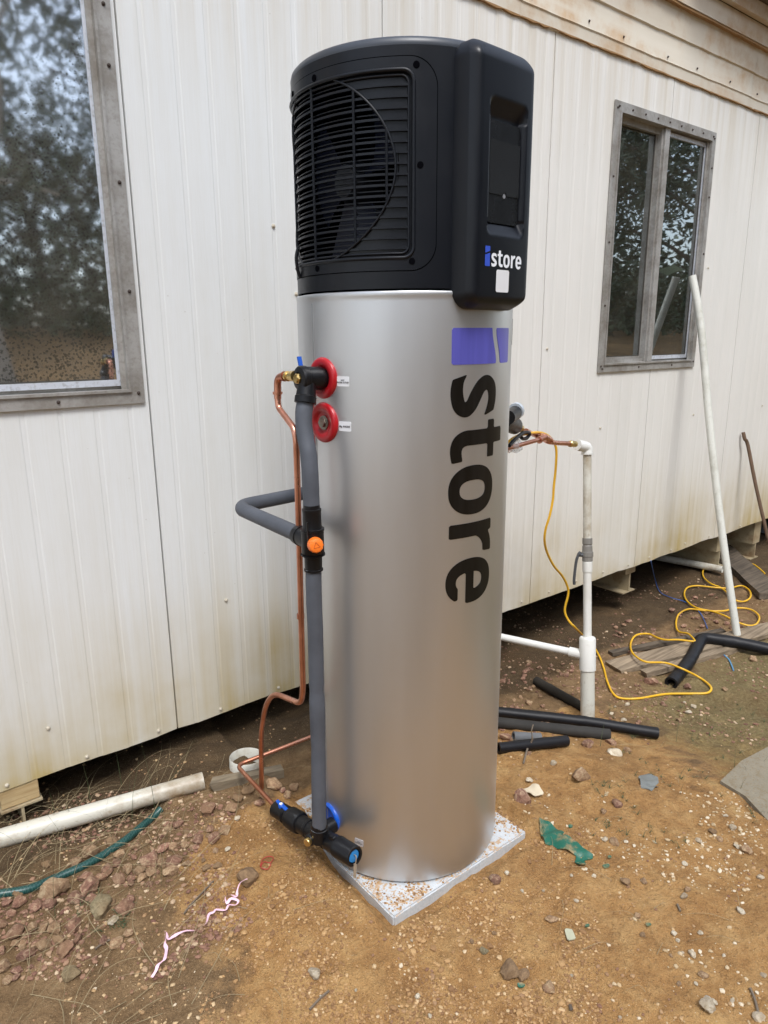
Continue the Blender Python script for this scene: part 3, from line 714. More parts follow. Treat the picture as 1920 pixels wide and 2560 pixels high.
# control cover
NA = R(-85.5); nv = Vector((math.cos(NA), math.sin(NA), 0)); tv = Vector((-nv.y, nv.x, 0))
def cp(a, t, z): return nv*a+tv*t+Vector((0, 0, z))
C0, C1, CZ0, CZ1 = -.1, .1, 1.452, 1.970
def cdepth(u, v):
    d = -float(rrect(np.float64(u), np.float64(v), C0, C1, CZ0, CZ1, .036))
    e = min(1, max(0, d/.017)); a = .282+.0195*(1-(1-e)**2.2)
    a += .0035*max(0, 1-(u/.1)**2) + .0015*max(0, 1-((v-1.71)/.26)**2)
    l = sst(.0165, .0185, d)*(1-sst(.0185, .0205, d)); a -= .0012*l
    tp = sst(1.930, 1.972, v); a -= .016*tp
    bt = 1-sst(1.452, 1.478, v); a -= .014*bt
    q = float(rrect(np.float64(u), np.float64(v), -.058, .064, 1.601, 1.866, .016))
    if q < 0:
        vd = min(v-1.601, 1.866-v); dd = min(1, (-q)/.008) if vd > .035 else min(1, max(0, vd)/.034)
        a -= .0165*dd*(.25+.75*min(1, (-q)/.006))
    return a
cov = march(lambda u, v: rrect(u, v, C0, C1, CZ0, CZ1, .036), C0-.003, C1+.003, CZ0-.003, CZ1+.003, .0034, lambda u, v: cp(cdepth(u, v), u, v))
cov = boundary_skirt(cov, lambda v: v-nv*(v.dot(nv)-.225))
obj('control_cover', cov, BLACK, wh, 55)
obj('access_flap', boundary_skirt(march(lambda u, v: rrect(u, v, -.0495, .0535, 1.628, 1.824, .006), -.052, .056, 1.625, 1.827, .006, lambda u, v: cp(.2965, u, v)), lambda v: v-nv*.012), BLACK2, wh, 40)
obj('flap_window', boundary_skirt(march(lambda u, v: np.maximum(rrect(u, v, -.0485, .0525, 1.6845, 1.7875, .001), -(np.hypot(u-.004, v-1.6845)-.0055)), -.05, .054, 1.683, 1.789, .0022, lambda u, v: cp(.2984, u, v)), lambda v: v-nv*.0018), simple('smoked_flap', (.016, .017, .019), .2, var=.1), wh, 40)
obj('thumb_notch', lathe([(0, .005), (.0006, .0045)], cp(.2967, .004, 1.6835), nv, 14), simple('grey_notch', (.22, .23, .25), .4), wh, None)
# lettering: strokes as distance fields in units of the x-height
def seg(u, v, a, b, ra, rb):
    ax_, ay_, bx, by = *a, *b; dx, dy = bx-ax_, by-ay_; t = np.clip(((u-ax_)*dx+(v-ay_)*dy)/(dx*dx+dy*dy), 0, 1)
    return np.hypot(u-ax_-dx*t, v-ay_-dy*t)-(ra+(rb-ra)*t)
def stroke(u, v, pts, ws):
    P = [Vector((*p, w)) for p, w in zip(pts, ws)]; P = crom(P, 6); f = np.full_like(u, 9.)
    for a, b in zip(P[:-1], P[1:]): f = np.minimum(f, seg(u, v, a[:2], b[:2], a[2], b[2]))
    return f
def ell(u, v, cu, cv, a, b, e=2.25): return ((np.abs((u-cu)/a)**e+np.abs((v-cv)/b)**e)**(1/e)-1)*min(a, b)
bx_ = lambda u, v, u0, u1, v0, v1: np.maximum(np.maximum(u0-u, u-u1), np.maximum(v0-v, v-v1))
def half_(u, v, p, nrm): return (u-p[0])*nrm[0]+(v-p[1])*nrm[1]
def g_i1(u, v):
    cut = v-(.83+.16*(1/(1+np.exp(-(u+.43)*9))))
    return np.maximum(rrect(u, v, -.715, -.15, .0, 1.2, .03), cut)
def g_i2(u, v):
    cut = (.955+.17*(1/(1+np.exp(-(u+.43)*9))))-v
    return np.maximum(bx_(u, v, -.715, -.15, .5, 1.47), cut)
def g_s(u, v):
    f = stroke(u, v, [(-.04, .21), (.10, .13), (.30, .105), (.50, .155), (.575, .275), (.50, .39), (.36, .48), (.21, .59), (.145, .73), (.22, .86), (.38, .895), (.53, .865), (.70, .79)], [.10, .105, .115, .12, .115, .118, .125, .12, .118, .115, .105, .10, .10])
    f = np.maximum(f, -half_(u, v, (.035, .19), (.94, -.22)+()) ) if False else f
    f = np.maximum(f, -(u-.035+.28*(v-.19))*1.0+np.where(v > .42, -9, 0)); f = np.maximum(f, (u-.635-.30*(.86-v)*1.0)+np.where(v < .55, -9, 0)); return f
def g_t(u, v):
    stem = bx_(u, v, .905, 1.155, .30, 1.22+0*u); stem = np.maximum(stem, v-(1.20+.12*(u-.905)/.25))
    foot = stroke(u, v, [(1.03, .42), (1.035, .28), (1.10, .155), (1.25, .105), (1.50, .15)], [.125, .125, .12, .108, .10]); foot = np.maximum(foot, u-(1.44-.12*(v)))
    bar = bx_(u, v, .76, 1.385, .80, .97); return np.minimum(np.minimum(stem, foot), bar)
def g_o(u, v): return np.maximum(ell(u, v, 1.91, .475, .42, .50), -ell(u, v, 1.91, .475, .168, .285, 2.5))
def g_r(u, v):
    stem = bx_(u, v, 2.475, 2.72, 0, .955); stem2 = np.maximum(bx_(u, v, 2.475, 2.70, .6, .955), u-(2.66+.3*(.955-v)))
    stem = np.maximum(stem, np.where(v > .7, u-(2.66+.25*(.955-v)), -9))
    arm = stroke(u, v, [(2.62, .58), (2.68, .70), (2.78, .80), (2.92, .85), (3.15, .85)], [.10, .11, .115, .11, .105]); arm = np.maximum(arm, u-(3.03+.1*(v-.8))); return np.minimum(stem, arm)
def g_e(u, v):
    ring_ = np.maximum(ell(u, v, 3.51, .455, .405, .505), -ell(u, v, 3.515, .44, .165, .292, 2.4))
    bar = np.maximum(bx_(u, v, 3.2, 3.905, .355, .53), ell(u, v, 3.51, .455, .405, .505)); f = np.minimum(ring_, bar)
    f = np.maximum(f, -np.maximum(bx_(u, v, 3.56, 4.2, .19, .355), -1+0*u)); f = np.maximum(f, np.where(v < .3, u-(3.845-.2*(v-.1)), -9)); return f
GL = [('emblem_block', g_i1, (-.74, -.12, -.03, 1.02), 0), ('emblem_block', g_i2, (-.74, -.12, .93, 1.5), 0), ('letter_s', g_s, (-.1, .75, -.06, 1.06), 1), ('letter_t', g_t, (.7, 1.5, -.06, 1.34), 1), ('letter_o', g_o, (1.45, 2.37, -.06, 1.02), 1), ('letter_r', g_r, (2.44, 3.15, -.03, 1.02), 1), ('letter_e', g_e, (3.06, 3.95, -.08, 1.0), 1)]
XH = .1395
for nm, f, (a, b, c, d), k in GL:
    VF = march(f, a, b, c, d, .03, lambda u, v: cyl(TR+.0009, R(-107.4)+v*XH/TR, 1.314-u*XH))
    VF = boundary_skirt((VF[0], [tuple(reversed(t)) for t in VF[1]]), lambda v: Vector((v.x*.996, v.y*.996, v.z)))
    obj(nm, VF, LETTER if k else BLUEV, wh, 40)
XC = .0272
for nm, f, (a, b, c, d), k in GL:
    mp = lambda u, v: (lambda t, z: cp(cdepth(t, z)+.0006, t, z))(-.064+(u+.715)*XC, 1.5395+v*XC)
    VF = march(f, a, b, c, d, .05, mp); obj('small_'+nm, VF, LOGOWHITE if k else LOGOBLUE, wh, 40)
obj('blank_sticker', march(lambda u, v: rrect(u, v, -.026, .018, 1.488, 1.534, .001), -.027, .019, 1.487, 1.535, .004, lambda u, v: cp(cdepth(u, v)+.0006, u, v)), STICK, wh, 40)
# collars with their labels
def collar(z, az, mat, ro, ri, name='collar'):
    o_ = cyl(TR-.002, R(az), z); d = Vector((math.cos(R(az)), math.sin(R(az)), 0))
    return obj(name, lathe([(-.006, ro), (.003, ro), (.0065, ro-.0018), (.0085, ro-.006), (.0088, ri+.007), (.0070, ri), (.0030, ri-.003), (.0024, ri-.006), (.0022, 0)], o_, d, 48), mat, wh, 45)
collar(1.305, -174.9, RED, .047, .028); collar(1.203, -174.9, RED, .047, .028); collar(.128, -179.5, BLUE, .040, .027)
d_ = Vector((math.cos(R(-174.7)), math.sin(R(-174.7)), 0))
obj('anode_bolt', join(lathe([(0, .0175), (.011, .0165), (.0125, .012), (.0128, 0)], cyl(TR-.008, R(-174.7), 1.203), d_, 20), lathe([(.010, .012), (.018, .011), (.019, 0)], cyl(TR-.008, R(-174.7), 1.203), d_, 6)), simple('dull_steel_bolt', (.22, .20, .17), .35, metal=.9, var=.3, vs_=50), wh, 30)
def sticker(az, z, w, h, lines, size, mat=STICK, name='label_sticker', parent=None):
    a = R(az); M_ = Matrix.Translation(cyl(TR+.0007, a, z)) @ Matrix.Rotation(a+math.pi/2, 4, 'Z') @ Matrix.Rotation(math.pi/2, 4, 'X')
    s = obj(name, boundary_skirt(march(lambda u, v: rrect(u, v, -w/2, w/2, -h/2, h/2, .0012), -w/2-.001, w/2+.001, -h/2-.001, h/2+.001, .0025, lambda u, v: cyl(TR+.0008, a+u/TR, z+v)), lambda v: Vector((v.x*.997, v.y*.997, v.z))), mat, wh, 50)
    for i, tx_ in enumerate(lines):
        cu = D.curves.new('print', 'FONT'); cu.body = tx_; cu.size = size; cu.align_x = 'CENTER'; cu.align_y = 'CENTER'; cu.offset = size*.035; cu.resolution_u = 3
        to = D.objects.new('print', cu); COL.objects.link(to); bpy.context.view_layer.update()
        mm = D.meshes.new_from_object(to.evaluated_get(bpy.context.evaluated_depsgraph_get())); D.objects.remove(to)
        off = ((len(lines)-1)/2-i)*size*1.05; mm.transform(Matrix.Translation((0, off, .0009)))
        mm.transform(M_); mm.materials.clear(); mm.materials.append(INK); link('printed_text', mm, s)
    return s
sticker(-161.3, 1.2995, .033, .022, ['HOT', 'WATER OUTLET'], .0046)
sticker(-160.7, 1.1985, .033, .022, ['Mg. ANODE'], .0056)
sticker(-157.0, .100, .026, .020, ['COLD', 'WATER INLET'], .0036, simple('grey_paper_label', (.45, .44, .45), .5))
st1 = sticker(163, 1.10, .034, .30, [], .004)
st2 = sticker(172.5, 1.10, .040, .30, [], .004, REDLAB)
for k_ in range(3):
    st3 = sticker(168, 1.20-.018*k_, .014, .010, [], .004, INK, 'sticker_print')
sticker(-46.5, 1.405, .014, .062, [], .004, simple('grey_rating_plate', (.10, .095, .09), .5), 'rating_plate')
obj('service_cable', tube(crom([cyl(HR+.004, R(163), 1.60), cyl(HR+.010, R(163), 1.575), cyl(HR+.007, R(163), 1.545), cyl(HR+.001, R(163), 1.53)], 5), .004, 8), BLACK2, wh, 60)

# ================================================================= PLUMBING, LEFT SIDE
rx = -.335
V0 = Vector
hot = thing('hot_outlet_valve', 'black moulded fitting with brass hex plug in the upper red collar', 'pipe fitting', (-.30, -.03, 1.30))
ho = V0((-.262, -.026, 1.305)); hd = V0((-1, .02, .02)).normalized()
obj('body', lathe([(0, .022), (.010, .0235), (.012, .026), (.050, .0265), (.052, .0285), (.064, .029), (.068, .026), (.0705, .015), (.066, .014), (.066, 0)], ho, hd, 28), BLACKP, hot, 35)
obj('branch', lathe([(0, .020), (.030, .0225), (.032, .0245), (.046, .0245), (.047, .020)], V0((-.312, -.030, 1.297)), V0((-.24, -.12, -.96)), 24), BLACKP, hot, 35)
obj('hex_plug', join(lathe([(.062, .0125), (.0735, .0125), (.075, .011)], ho, hd, 6), lathe([(.075, .0095), (.078, .009), (.0785, .0)], ho, hd, 18)), BRASS, hot, 25)
obj('tap_handle', obox(V0((-.300, .012, 1.325)), V0((-.300, .020, 1.353)), .010, .004), BLUE, hot, 30)
obj('brass_union', join(lathe([(0, .012), (.016, .012), (.017, .0095), (.028, .0095), (.029, .012), (.034, .012), (.035, .009)], V0((-.325, .000, 1.311)), V0((-.02, 1, -.05)), 12)), BRASS, hot, 30)
tag(hot, None)
# copper relief line
cl = thing('copper_relief_pipe', 'long copper pipe from the brass union down beside the grey lagged riser', 'copper pipe', (-.30, .2, 0))
pts = [V0((-.326, .034, 1.3095)), V0((-.328, .073, 1.3065)), V0((-.330, .0735, 1.255)), V0((-.330, .071, 1.235)), V0((-.331, .002, 1.192)), V0((-.332, -.006, 1.165)), V0((-.333, -.004, .90)), V0((-.333, .001, .70)), V0((-.333, .004, .53)), V0((-.325, .03, .475)), V0((-.310, .20, .43)), V0((-.302, .268, .36)), V0((-.300, .31, .25)), V0((-.280, .365, .022))]
obj('tube', tube(fillet(pts[2:], .045, 8), .0074, 14, wob=.02), COPPER, cl, 60)
obj('elbow', join(tube(fillet(pts[:3], .028, 10), .0088, 16), lathe([(0, .0118), (.006, .0118)], V0((-.3295, .0735, 1.272)), V0((0, 0, -1)), 16), lathe([(0, .0118), (.006, .0118)], V0((-.3265, .040, 1.309)), V0((0, 1, -.05)), 16)), COPPER, cl, 40)
obj('coupling', lathe([(0, .0095), (.012, .0095)], V0((-.333, .0025, .735)), V0((0, 0, -1)), 14), COPPER, cl, 40)
# lagged riser in two lengths
r1 = crom([V0((-.318, -.033, 1.262)), V0((-.327, -.036, 1.235)), V0((-.331, -.040, 1.205)), V0((-.333, -.050, 1.17)), V0((-.334, -.060, 1.14)), V0((-.335, -.0655, 1.10)), V0((-.335, -.0665, 1.06)), V0((-.335, -.0665, 1.02))], 8)
r2 = dense(crom([V0((-.335, -.067, .880)), V0((-.336, -.066, .80)), V0((-.335, -.0655, .70)), V0((-.335, -.063, .60)), V0((-.335, -.0625, .52)), V0((-.334, -.060, .40)), V0((-.335, -.058, .30)), V0((-.335, -.054, .165))], 6), .012)
ris = thing('lagged_riser_pipe', 'vertical grey foam lagged pipe down the left side of the tank', 'insulated pipe', (rx, -.06, 0))
obj('upper_lagging', tube(r1, .0192, 24, wob=.035), FOAM, ris, 70)
rad = [.0188*(1-.10*math.exp(-((p.z-.555)/.010)**2)+.04*math.exp(-((p.z-.50)/.03)**2)-.05*math.exp(-((p.z-.40)/.03)**2)) for p in r2]
obj('lower_lagging', tube(r2, rad, 24, wob=.04), FOAM, ris, 70)
# mixing valve
tv_ = thing('tempering_valve', 'black tee shaped mixing valve with a round orange knob', 'valve', (rx, -.067, .95))
o0 = V0((rx, -.0670, .865))
obj('body', lathe([(0, .0200), (.002, .0225), (.006, .0225), (.007, .0205), (.036, .0210), (.038, .0255), (.043, .0258), (.044, .0265), (.098, .0265), (.099, .0280), (.104, .0280), (.105, .0235), (.112, .0220), (.143, .0215), (.145, .0222), (.150, .0222), (.151, .0195), (.160, .0190)], o0, V0((0, 0, 1)), 32), BLACKP, tv_, 35)
obj('branch', lathe([(0, .024), (.035, .0225), (.036, .0245), (.052, .0235), (.053, .021)], V0((rx, -.055, .938)), V0((0, 1, .04)), 28), BLACKP, tv_, 35)
kd = (V0((-.36, -.88, .12))).normalized()
kb = V0((rx, -.067, .934))
obj('knob', join(lathe([(.022, .010), (.028, .0170), (.030, .0182), (.042, .0172), (.047, .0150), (.049, .010), (.0485, 0)], kb, kd, 24), *[lathe([(.031, .0017), (.044, .0012)], kb+(frame_of(kd)[0]*math.cos(a)+frame_of(kd)[1]*math.sin(a))*.0165, kd, 6) for a in np.arange(0, 6.28, .524)]), ORANGE, tv_, 35)
kx, ky = frame_of(kd); kc = kb+kd*.0492
tri = [kc+(kx*math.cos(a)+ky*math.sin(a))*.0085 for a in (R(100), R(220), R(340))]
obj('arrow_mark', tube(tri+[tri[0]], .0007, 5), simple('dark_orange_mark', (.35, .07, .01), .5), tv_, None)
obj('clip', join(obox(V0((rx-.024, -.085, .945)), V0((rx-.024, -.085, .99)), .003, .003), lathe([(0, .0285), (.003, .0285)], V0((rx, -.067, .905)), V0((0, 0, 1)), 28)), BLACKP, tv_, 30)
lg = thing('lagged_branch_pipe', 'grey foam lagged pipe bent out from the mixing valve and back behind the tank', 'insulated pipe', (-.33, .2, .93))
e1 = H(735, 1238, .952); e0 = H(590, 1267, .950)
obj('lagging', tube(fillet([V0((rx, -.012, .940)), e0+V0((0, .0, .0)), e1+(e1-e0)*.35], .055, 12), .0192, 24, wob=.03), FOAM, lg, 70)
# cold inlet valve
a0, a1 = V0((-.338, .170, .088)), V0((-.306, -.166, .130)); ad = (a1-a0); AL = ad.length
cv = thing('cold_inlet_valve', 'black insulated inlet valve assembly with blue lever at the foot of the tank', 'valve', (-.32, 0, .0))
obj('body', lathe([(0, .020), (.002, .0235), (.052, .0245), (.054, .021), (.062, .0225), (.070, .029), (.110, .0305), (.118, .028), (.120, .0235), (.150, .0240), (.152, .0255), (.160, .0255), (.161, .0235), (.190, .0235)], a0, ad, 28), BLACKP, cv, 35)
obj('end_sleeve', lathe([(.190, .0225), (.225, .0225), (.226, .0245), (.233, .0245), (.234, .023), (.275, .0245), (.277, .0268), (.284, .0268), (.285, .0262), (AL, .0262), (AL+.003, .0245), (AL+.003, .0185), (AL-.006, .018), (AL-.006, 0)], a0, ad, 28), BLACKP, cv, 35)
nd = ad.normalized()
obj('end_disc', lathe([(AL-.006, .0165), (AL-.001, .0160), (AL, .009), (AL, 0)], a0, ad, 20), simple('pale_blue_plastic', (.02, .20, .50), .35), cv, 30)
obj('pull_tab', join(tube(crom([a1+V0((0, 0, .004))-nd*.0, a1+V0((0, -.008, .006)), a1+V0((-.002, -.011, -.004)), a1+V0((-.004, -.010, -.016))], 4), .0014, 6), obox(a1+V0((-.004, -.010, -.014)), a1+V0((-.008, -.012, -.052)), .008, .0015)), simple('aged_tag_metal', (.42, .36, .28), .4, metal=.5), cv, None)
obj('riser_socket', lathe([(0, .021), (.018, .021), (.020, .0235), (.040, .0235), (.041, .0215), (.052, .0210)], V0((-.334, -.050, .118)), V0((0, -.03, 1)), 24), BLACKP, cv, 35)
obj('spigot', lathe([(0, .022), (.045, .021)], V0((-.322, -.035, .126)), V0((1, .1, 0)), 20), BLACKP, cv, 35)
bp_ = V0((-.345, -.036, .124)); bd_ = V0((-.93, -.36, .05)).normalized()
obj('brass_cap', join(lathe([(.018, .0105), (.026, .0105), (.028, .009), (.0285, 0)], bp_, bd_, 24)), BRASS, cv, 30)
obj('cap_boss', lathe([(-.01, .016), (.014, .016), (.018, .0125), (.019, .0)], bp_, bd_, 24), BLACKP, cv, 35)
hb_ = a0+nd*.034+V0((-.004, 0, .022))
obj('lever', join(lathe([(0, .009), (.007, .008), (.009, .006)], hb_, V0((-.1, 0, 1)), 16), obox(hb_+V0((-.001, .022, .008)), hb_+V0((-.001, .004, .005)), .009, .006, bev=.0015), obox(hb_+V0((.001, -.004, .004)), hb_+V0((.004, -.026, .000)), .011, .007, bev=.0015)), BLUE, cv, 30)
obj('lever_screw', lathe([(0, .0050), (.0012, .0046), (.0013, 0)], hb_+V0((-.0009, 0, .0092)), V0((-.1, 0, 1)), 14), STICK, cv, None)
obj('retaining_clip', obox(a0+nd*.255+V0((-.008, 0, .023)), a0+nd*.275+V0((-.008, 0, .026)), .010, .008, bev=.0015), BLACKP, cv, 30)
e0 = V0((-.325, .455, .075)); e0 = XP(*c5(240, 1050), -.322); e1 = H(*c5(840, 820), .105)
cc = obj('cold_copper_pipe', tube(fillet([a0+nd*.01, e0, e1+(e1-e0)*.5], .028, 8), .0066, 12), COPPER, None, 60, 'thin copper pipe looping back from the inlet valve behind the tank', 'copper pipe')

# ================================================================= PLUMBING, RIGHT SIDE
pb = G(1469, 1800, 0); pt = WL(1468, 1118, pb.y+.17)
def pl(t): return pb.lerp(pt, t)
po = thing('pvc_standpipe', 'white plastic standpipe with grey ball valve right of the water heater', 'standpipe', tuple(pb))
pd = (pt-pb).normalized(); PL = (pt-pb).length
def zat(v):      # fraction of post at image row v
    lo, hi = 0., 1.
    for _ in range(30):
        m_ = (lo+hi)/2; q = pl(m_)-CAM; row = 1280-FPX*q.dot(cU)/q.dot(fw)
        if row > v: lo = m_
        else: hi = m_
    return lo*PL
s0 = zat(1672); s1 = zat(1594); s2 = zat(1428); s3 = zat(1410); s4 = zat(1362); s5 = zat(1345); s6 = zat(1137)
px_ = pxsize(pb)
r_lo, r_up = 17.3*px_, 10.3*pxsize(pt)
obj('lower_pipe', lathe([(-.06, r_lo), (s0, r_lo)], pb, pd, 32), PVCD, po, 40)
obj('coupling', lathe([(s0-.004, r_lo*1.16), (s1-.004, r_lo*1.16), (s1, r_lo*1.08), (s1+.003, r_up*1.7), (s1+.004, r_up)], pb, pd, 32), PVC, po, 40)
obj('riser_pipe', lathe([(s1, r_up), (s2, r_up)], pb, pd, 24), PVC, po, 40)
obj('socket', lathe([(s2-.002, r_up*1.18), (s3+.010, r_up*1.22), (s3+.012, r_up*1.1)], pb, pd, 24), PVC, po, 40)
obj('ball_valve', lathe([(s3+.010, r_up*1.12), (s3+.014, r_up*1.28), ((s3+s4)/2-.01, r_up*1.28), ((s3+s4)/2-.008, r_up*1.4), ((s3+s4)/2+.01, r_up*1.4), ((s3+s4)/2+.012, r_up*1.25), (s4-.004, r_up*1.2), (s4, r_up*1.05), (s4+.004, r_up*1.2), (s5, r_up*1.2)], pb, pd, 14), PVCG, po, 25)
vp = pb+pd*((s3+s4)/2); hv_ = -cR*.9-fw*.2; hv_ = V0((hv_.x, hv_.y, 0)).normalized()
obj('valve_handle', join(lathe([(0, .010), (.034, .008)], vp, hv_, 12), tube(crom([vp+hv_*.030+V0((0, 0, .012)), vp+hv_*.040+V0((0, 0, .0)), vp+hv_*.048+V0((0, 0, -.03)), vp+hv_*.052+V0((0, 0, -.10)), vp+hv_*.050+V0((0, 0, -.125))], 5), [.007]*5+[.006]*16, 8)), simple('dark_grey_handle', (.07, .075, .08), .45), po, 40)
obj('upper_pipe', lathe([(s5-.002, r_up), (s6, r_up)], pb, pd, 24), PVCD, po, 40)
eb = pb+pd*(PL+.0)
wp = WL(1410, 1105, pb.y+.165+.02)
el = fillet([pb+pd*(s6), eb, eb+(wp-eb).normalized()*.060], .03, 8)
obj('elbow', join(tube(el, r_up*1.32, 20), lathe([(0, r_up*1.42), (.010, r_up*1.42)], pb+pd*s6, pd, 20)), PVC, po, 40)
te = pb+pd*((s0+s1)/2-.01); tl = H(1242, 1590, te.z+.0)
td = (tl-te).normalized()
obj('side_branch', join(lathe([(.02, r_up*1.25), (.075, r_up*1.25), (.076, r_up*.95)], te, td, 20)), PVC, po, 40)
obj('side_pipe', tube([te+td*.07, tl+td*.35], r_up*.92, 20), PVC, po, 40)
# copper tee pipe to the standpipe
c9 = lambda x, y: (x/6.9125+1260, y/6.9105+990)
y9 = lambda x: .24+(pb.y+.17-.24)*(x-60)/1240
def Q(x, y, yy=None): return WL(*c9(x, y), y9(x) if yy is None else yy)
cp9 = thing('copper_branch_pipes', 'joined copper pipes from behind the heater to the white standpipe', 'copper pipe', tuple(Q(620, 750)))
obj('tube', tube([Q(-160, 965), Q(60, 905), Q(620, 750)], .0078, 12), COPPER, cp9, 60)
obj('tube', tube(fillet([Q(380, 600, .30), Q(560, 690, .40), Q(760, 790), Q(870, 808), Q(1160, 825)], .03, 5), .0092, 12), COPPER, cp9, 60)
obj('tee', join(tube(fillet([Q(590, 680, .42), Q(690, 700), Q(800, 760)], .01, 4), .0118, 12), tube([Q(600, 755), Q(720, 710)], .0115, 12), lathe([(0, .013), (.006, .013)], Q(620, 760), Q(60, 905)-Q(620, 750), 12), lathe([(0, .013), (.006, .013)], Q(790, 770), Q(900, 800)-Q(790, 770), 12)), COPPER, cp9, 40)
obj('union', lathe([(0, .0095), (.004, .013), (.016, .013), (.018, .0105), (.03, .0125), (.045, .0125)], Q(1130, 824), Q(1290, 835)-Q(1130, 824), 12), BRASS, cp9, 25)
rv = thing('relief_valve_pair', 'two black capped valves sticking out behind the right side of the tank', 'valve', tuple(Q(200, 400, .2)))
obj('upper_valve', lathe([(-.12, .024), (.0, .024), (.01, .025), (.012, .018)], Q(190, 290, .22), Q(260, 225, .22)-Q(120, 320, .15), 18), BLACKP, rv, 40)
obj('tape_wrap', lathe([(0, .0275), (.014, .0285), (.024, .021), (.026, .010)], Q(195, 262, .22), Q(280, 215, .24)-Q(120, 310, .20), 12), simple('grey_duct_tape', (.48, .53, .58), .35, bump=.6, bs=70, bd=.005), rv, 30)
obj('lower_valve', lathe([(-.12, .029), (.02, .030), (.034, .026), (.036, .016)], Q(150, 505, .24), Q(380, 600, .30)-Q(120, 500, .22), 18), BLACKP, rv, 40)
obj('brass_union', lathe([(0, .017), (.018, .017), (.019, .012), (.030, .0135), (.045, .0135), (.046, .010)], Q(225, 535, .265), Q(380, 600, .30)-Q(225, 535, .265), 8), BRASS, rv, 25)
bag = lathe([(0, .004), (.012, .020), (.035, .026), (.06, .022), (.085, .024), (.10, .008)], Q(60, 880, .25), Q(330, 830, .30)-Q(60, 880, .25), 14)
bag = ([v+V0((noise.noise(v*60), noise.noise(v*60+V0((5, 5, 5))), noise.noise(v*55+V0((9, 1, 2)))))*.010 for v in bag[0]], bag[1])
obj('plastic_bag', bag, PLASTICB, None, 30, 'crumpled clear plastic bag tied under the yellow cord beside the tank', 'plastic bag')
obj('black_lead', tube(crom([Q(90, 860, .22), Q(200, 740, .24), Q(330, 640, .27), Q(440, 640, .29), Q(400, 720, .29), Q(340, 740, .28), Q(300, 720, .27)], 6), .007, 8), BLACKP, None, 60, 'short black cable and plug looped beside the plastic bag', 'cable')

# yellow cord: hangs from the pipes, then snakes over the dirt
P = [(120, 340, .24), (120, 300, .24), (170, 262, .26), (230, 248, .29), (300, 240, .33), (350, 255, .35), (385, 290, .36), (404, 340, .36), (402, 440, .36), (390, 560, .36), (384, 640, .36), (365, 735, .36), (342, 810, .37), (335, 880, .38), (350, 950, .40), (390, 1030, .41), (440, 1090, .42), (470, 1150, .42), (475, 1200, .42), (455, 1290, .42), (475, 1350, .40), (520, 1400, .38)]
cord = [WL(*c6(x, y), yy) for x, y, yy in P]
GP = [(565, 1445, .03), (610, 1490, .01), (640, 1530, .006), (670, 1590, 0), (690, 1650, 0), (705, 1710, 0), (740, 1785, 0), (790, 1815, 0), (900, 1815, 0), (1050, 1790, 0), (1200, 1787, 0), (1290, 1785, 0), (1322, 1765, .006), (1310, 1735, .006), (1250, 1690, .004), (1150, 1640, .05), (1050, 1605, .055), (940, 1600, .05), (880, 1570, .045), (848, 1530, .03), (848, 1480, .02), (880, 1440, .02), (950, 1433, .02), (1000, 1455, .025), (1050, 1468, .04), (1130, 1468, .05), (1218, 1478, .06), (1222, 1468, .06), (1185, 1432, .04), (1130, 1420, .02), (1114, 1375, .01), (1130, 1318, .01), (1190, 1286, .01), (1280, 1295, .01), (1390, 1298, .012), (1480, 1280, .012), (1560, 1290, .012), (1607, 1330, .012), (1590, 1375, .012), (1540, 1383, .012), (1470, 1360, .02), (1400, 1325, .02), (1330, 1300, .018), (1240, 1280, .01), (1185, 1245, .01), (1163, 1200, .01), (1180, 1160, .01), (1240, 1148, .01), (1340, 1158, .01), (1430, 1162, .01), (1500, 1148, .012), (1548, 1175, .012), (1555, 1215, .012), (1520, 1240, .012), (1470, 1235, .014), (1430, 1200, .015), (1380, 1160, .014), (1320, 1135, .012), (1280, 1100, .01), (1274, 1060, .01), (1310, 1032, .01), (1400, 1030, .01), (1480, 1025, .01), (1560, 1018, .01), (1600, 1040, .01), (1640, 1075, .01)]
cord += [G(*c6(x, y), .006+d) for x, y, d in GP]
cord = crom(cord, 5); gi = 22*5
obj('extension_cord', tube(cord, .0052, 8), CORD, None, 60, 'yellow extension cord hanging from the copper pipe and looping over the dirt', 'cable')
cb = crom([WL(*c6(965, 1000), .60), G(*c6(990, 1110), .05), G(*c6(1020, 1185), .01), G(*c6(1090, 1220), .01), G(*c6(1160, 1240), .01), G(*c6(1230, 1280), .01), G(*c6(1270, 1330), .01), G(*c6(1300, 1400), .01)], 5)
obj('blue_cable', tube(cb, .0028, 7), BLUEC, None, 60, 'thin blue cable running across the dirt under the yellow loops', 'cable')
obj('blue_cord_scrap', tube(crom([G(*c6(1340, 1510), .01), G(*c6(1400, 1560), .006), G(*c6(1430, 1590), .006), G(*c6(1455, 1650), .006)], 5), .0038, 7), simple('faded_blue_rope', (.09, .25, .42), .6), None, 60, 'short faded blue cord scrap beside the bent black foam', 'cord')

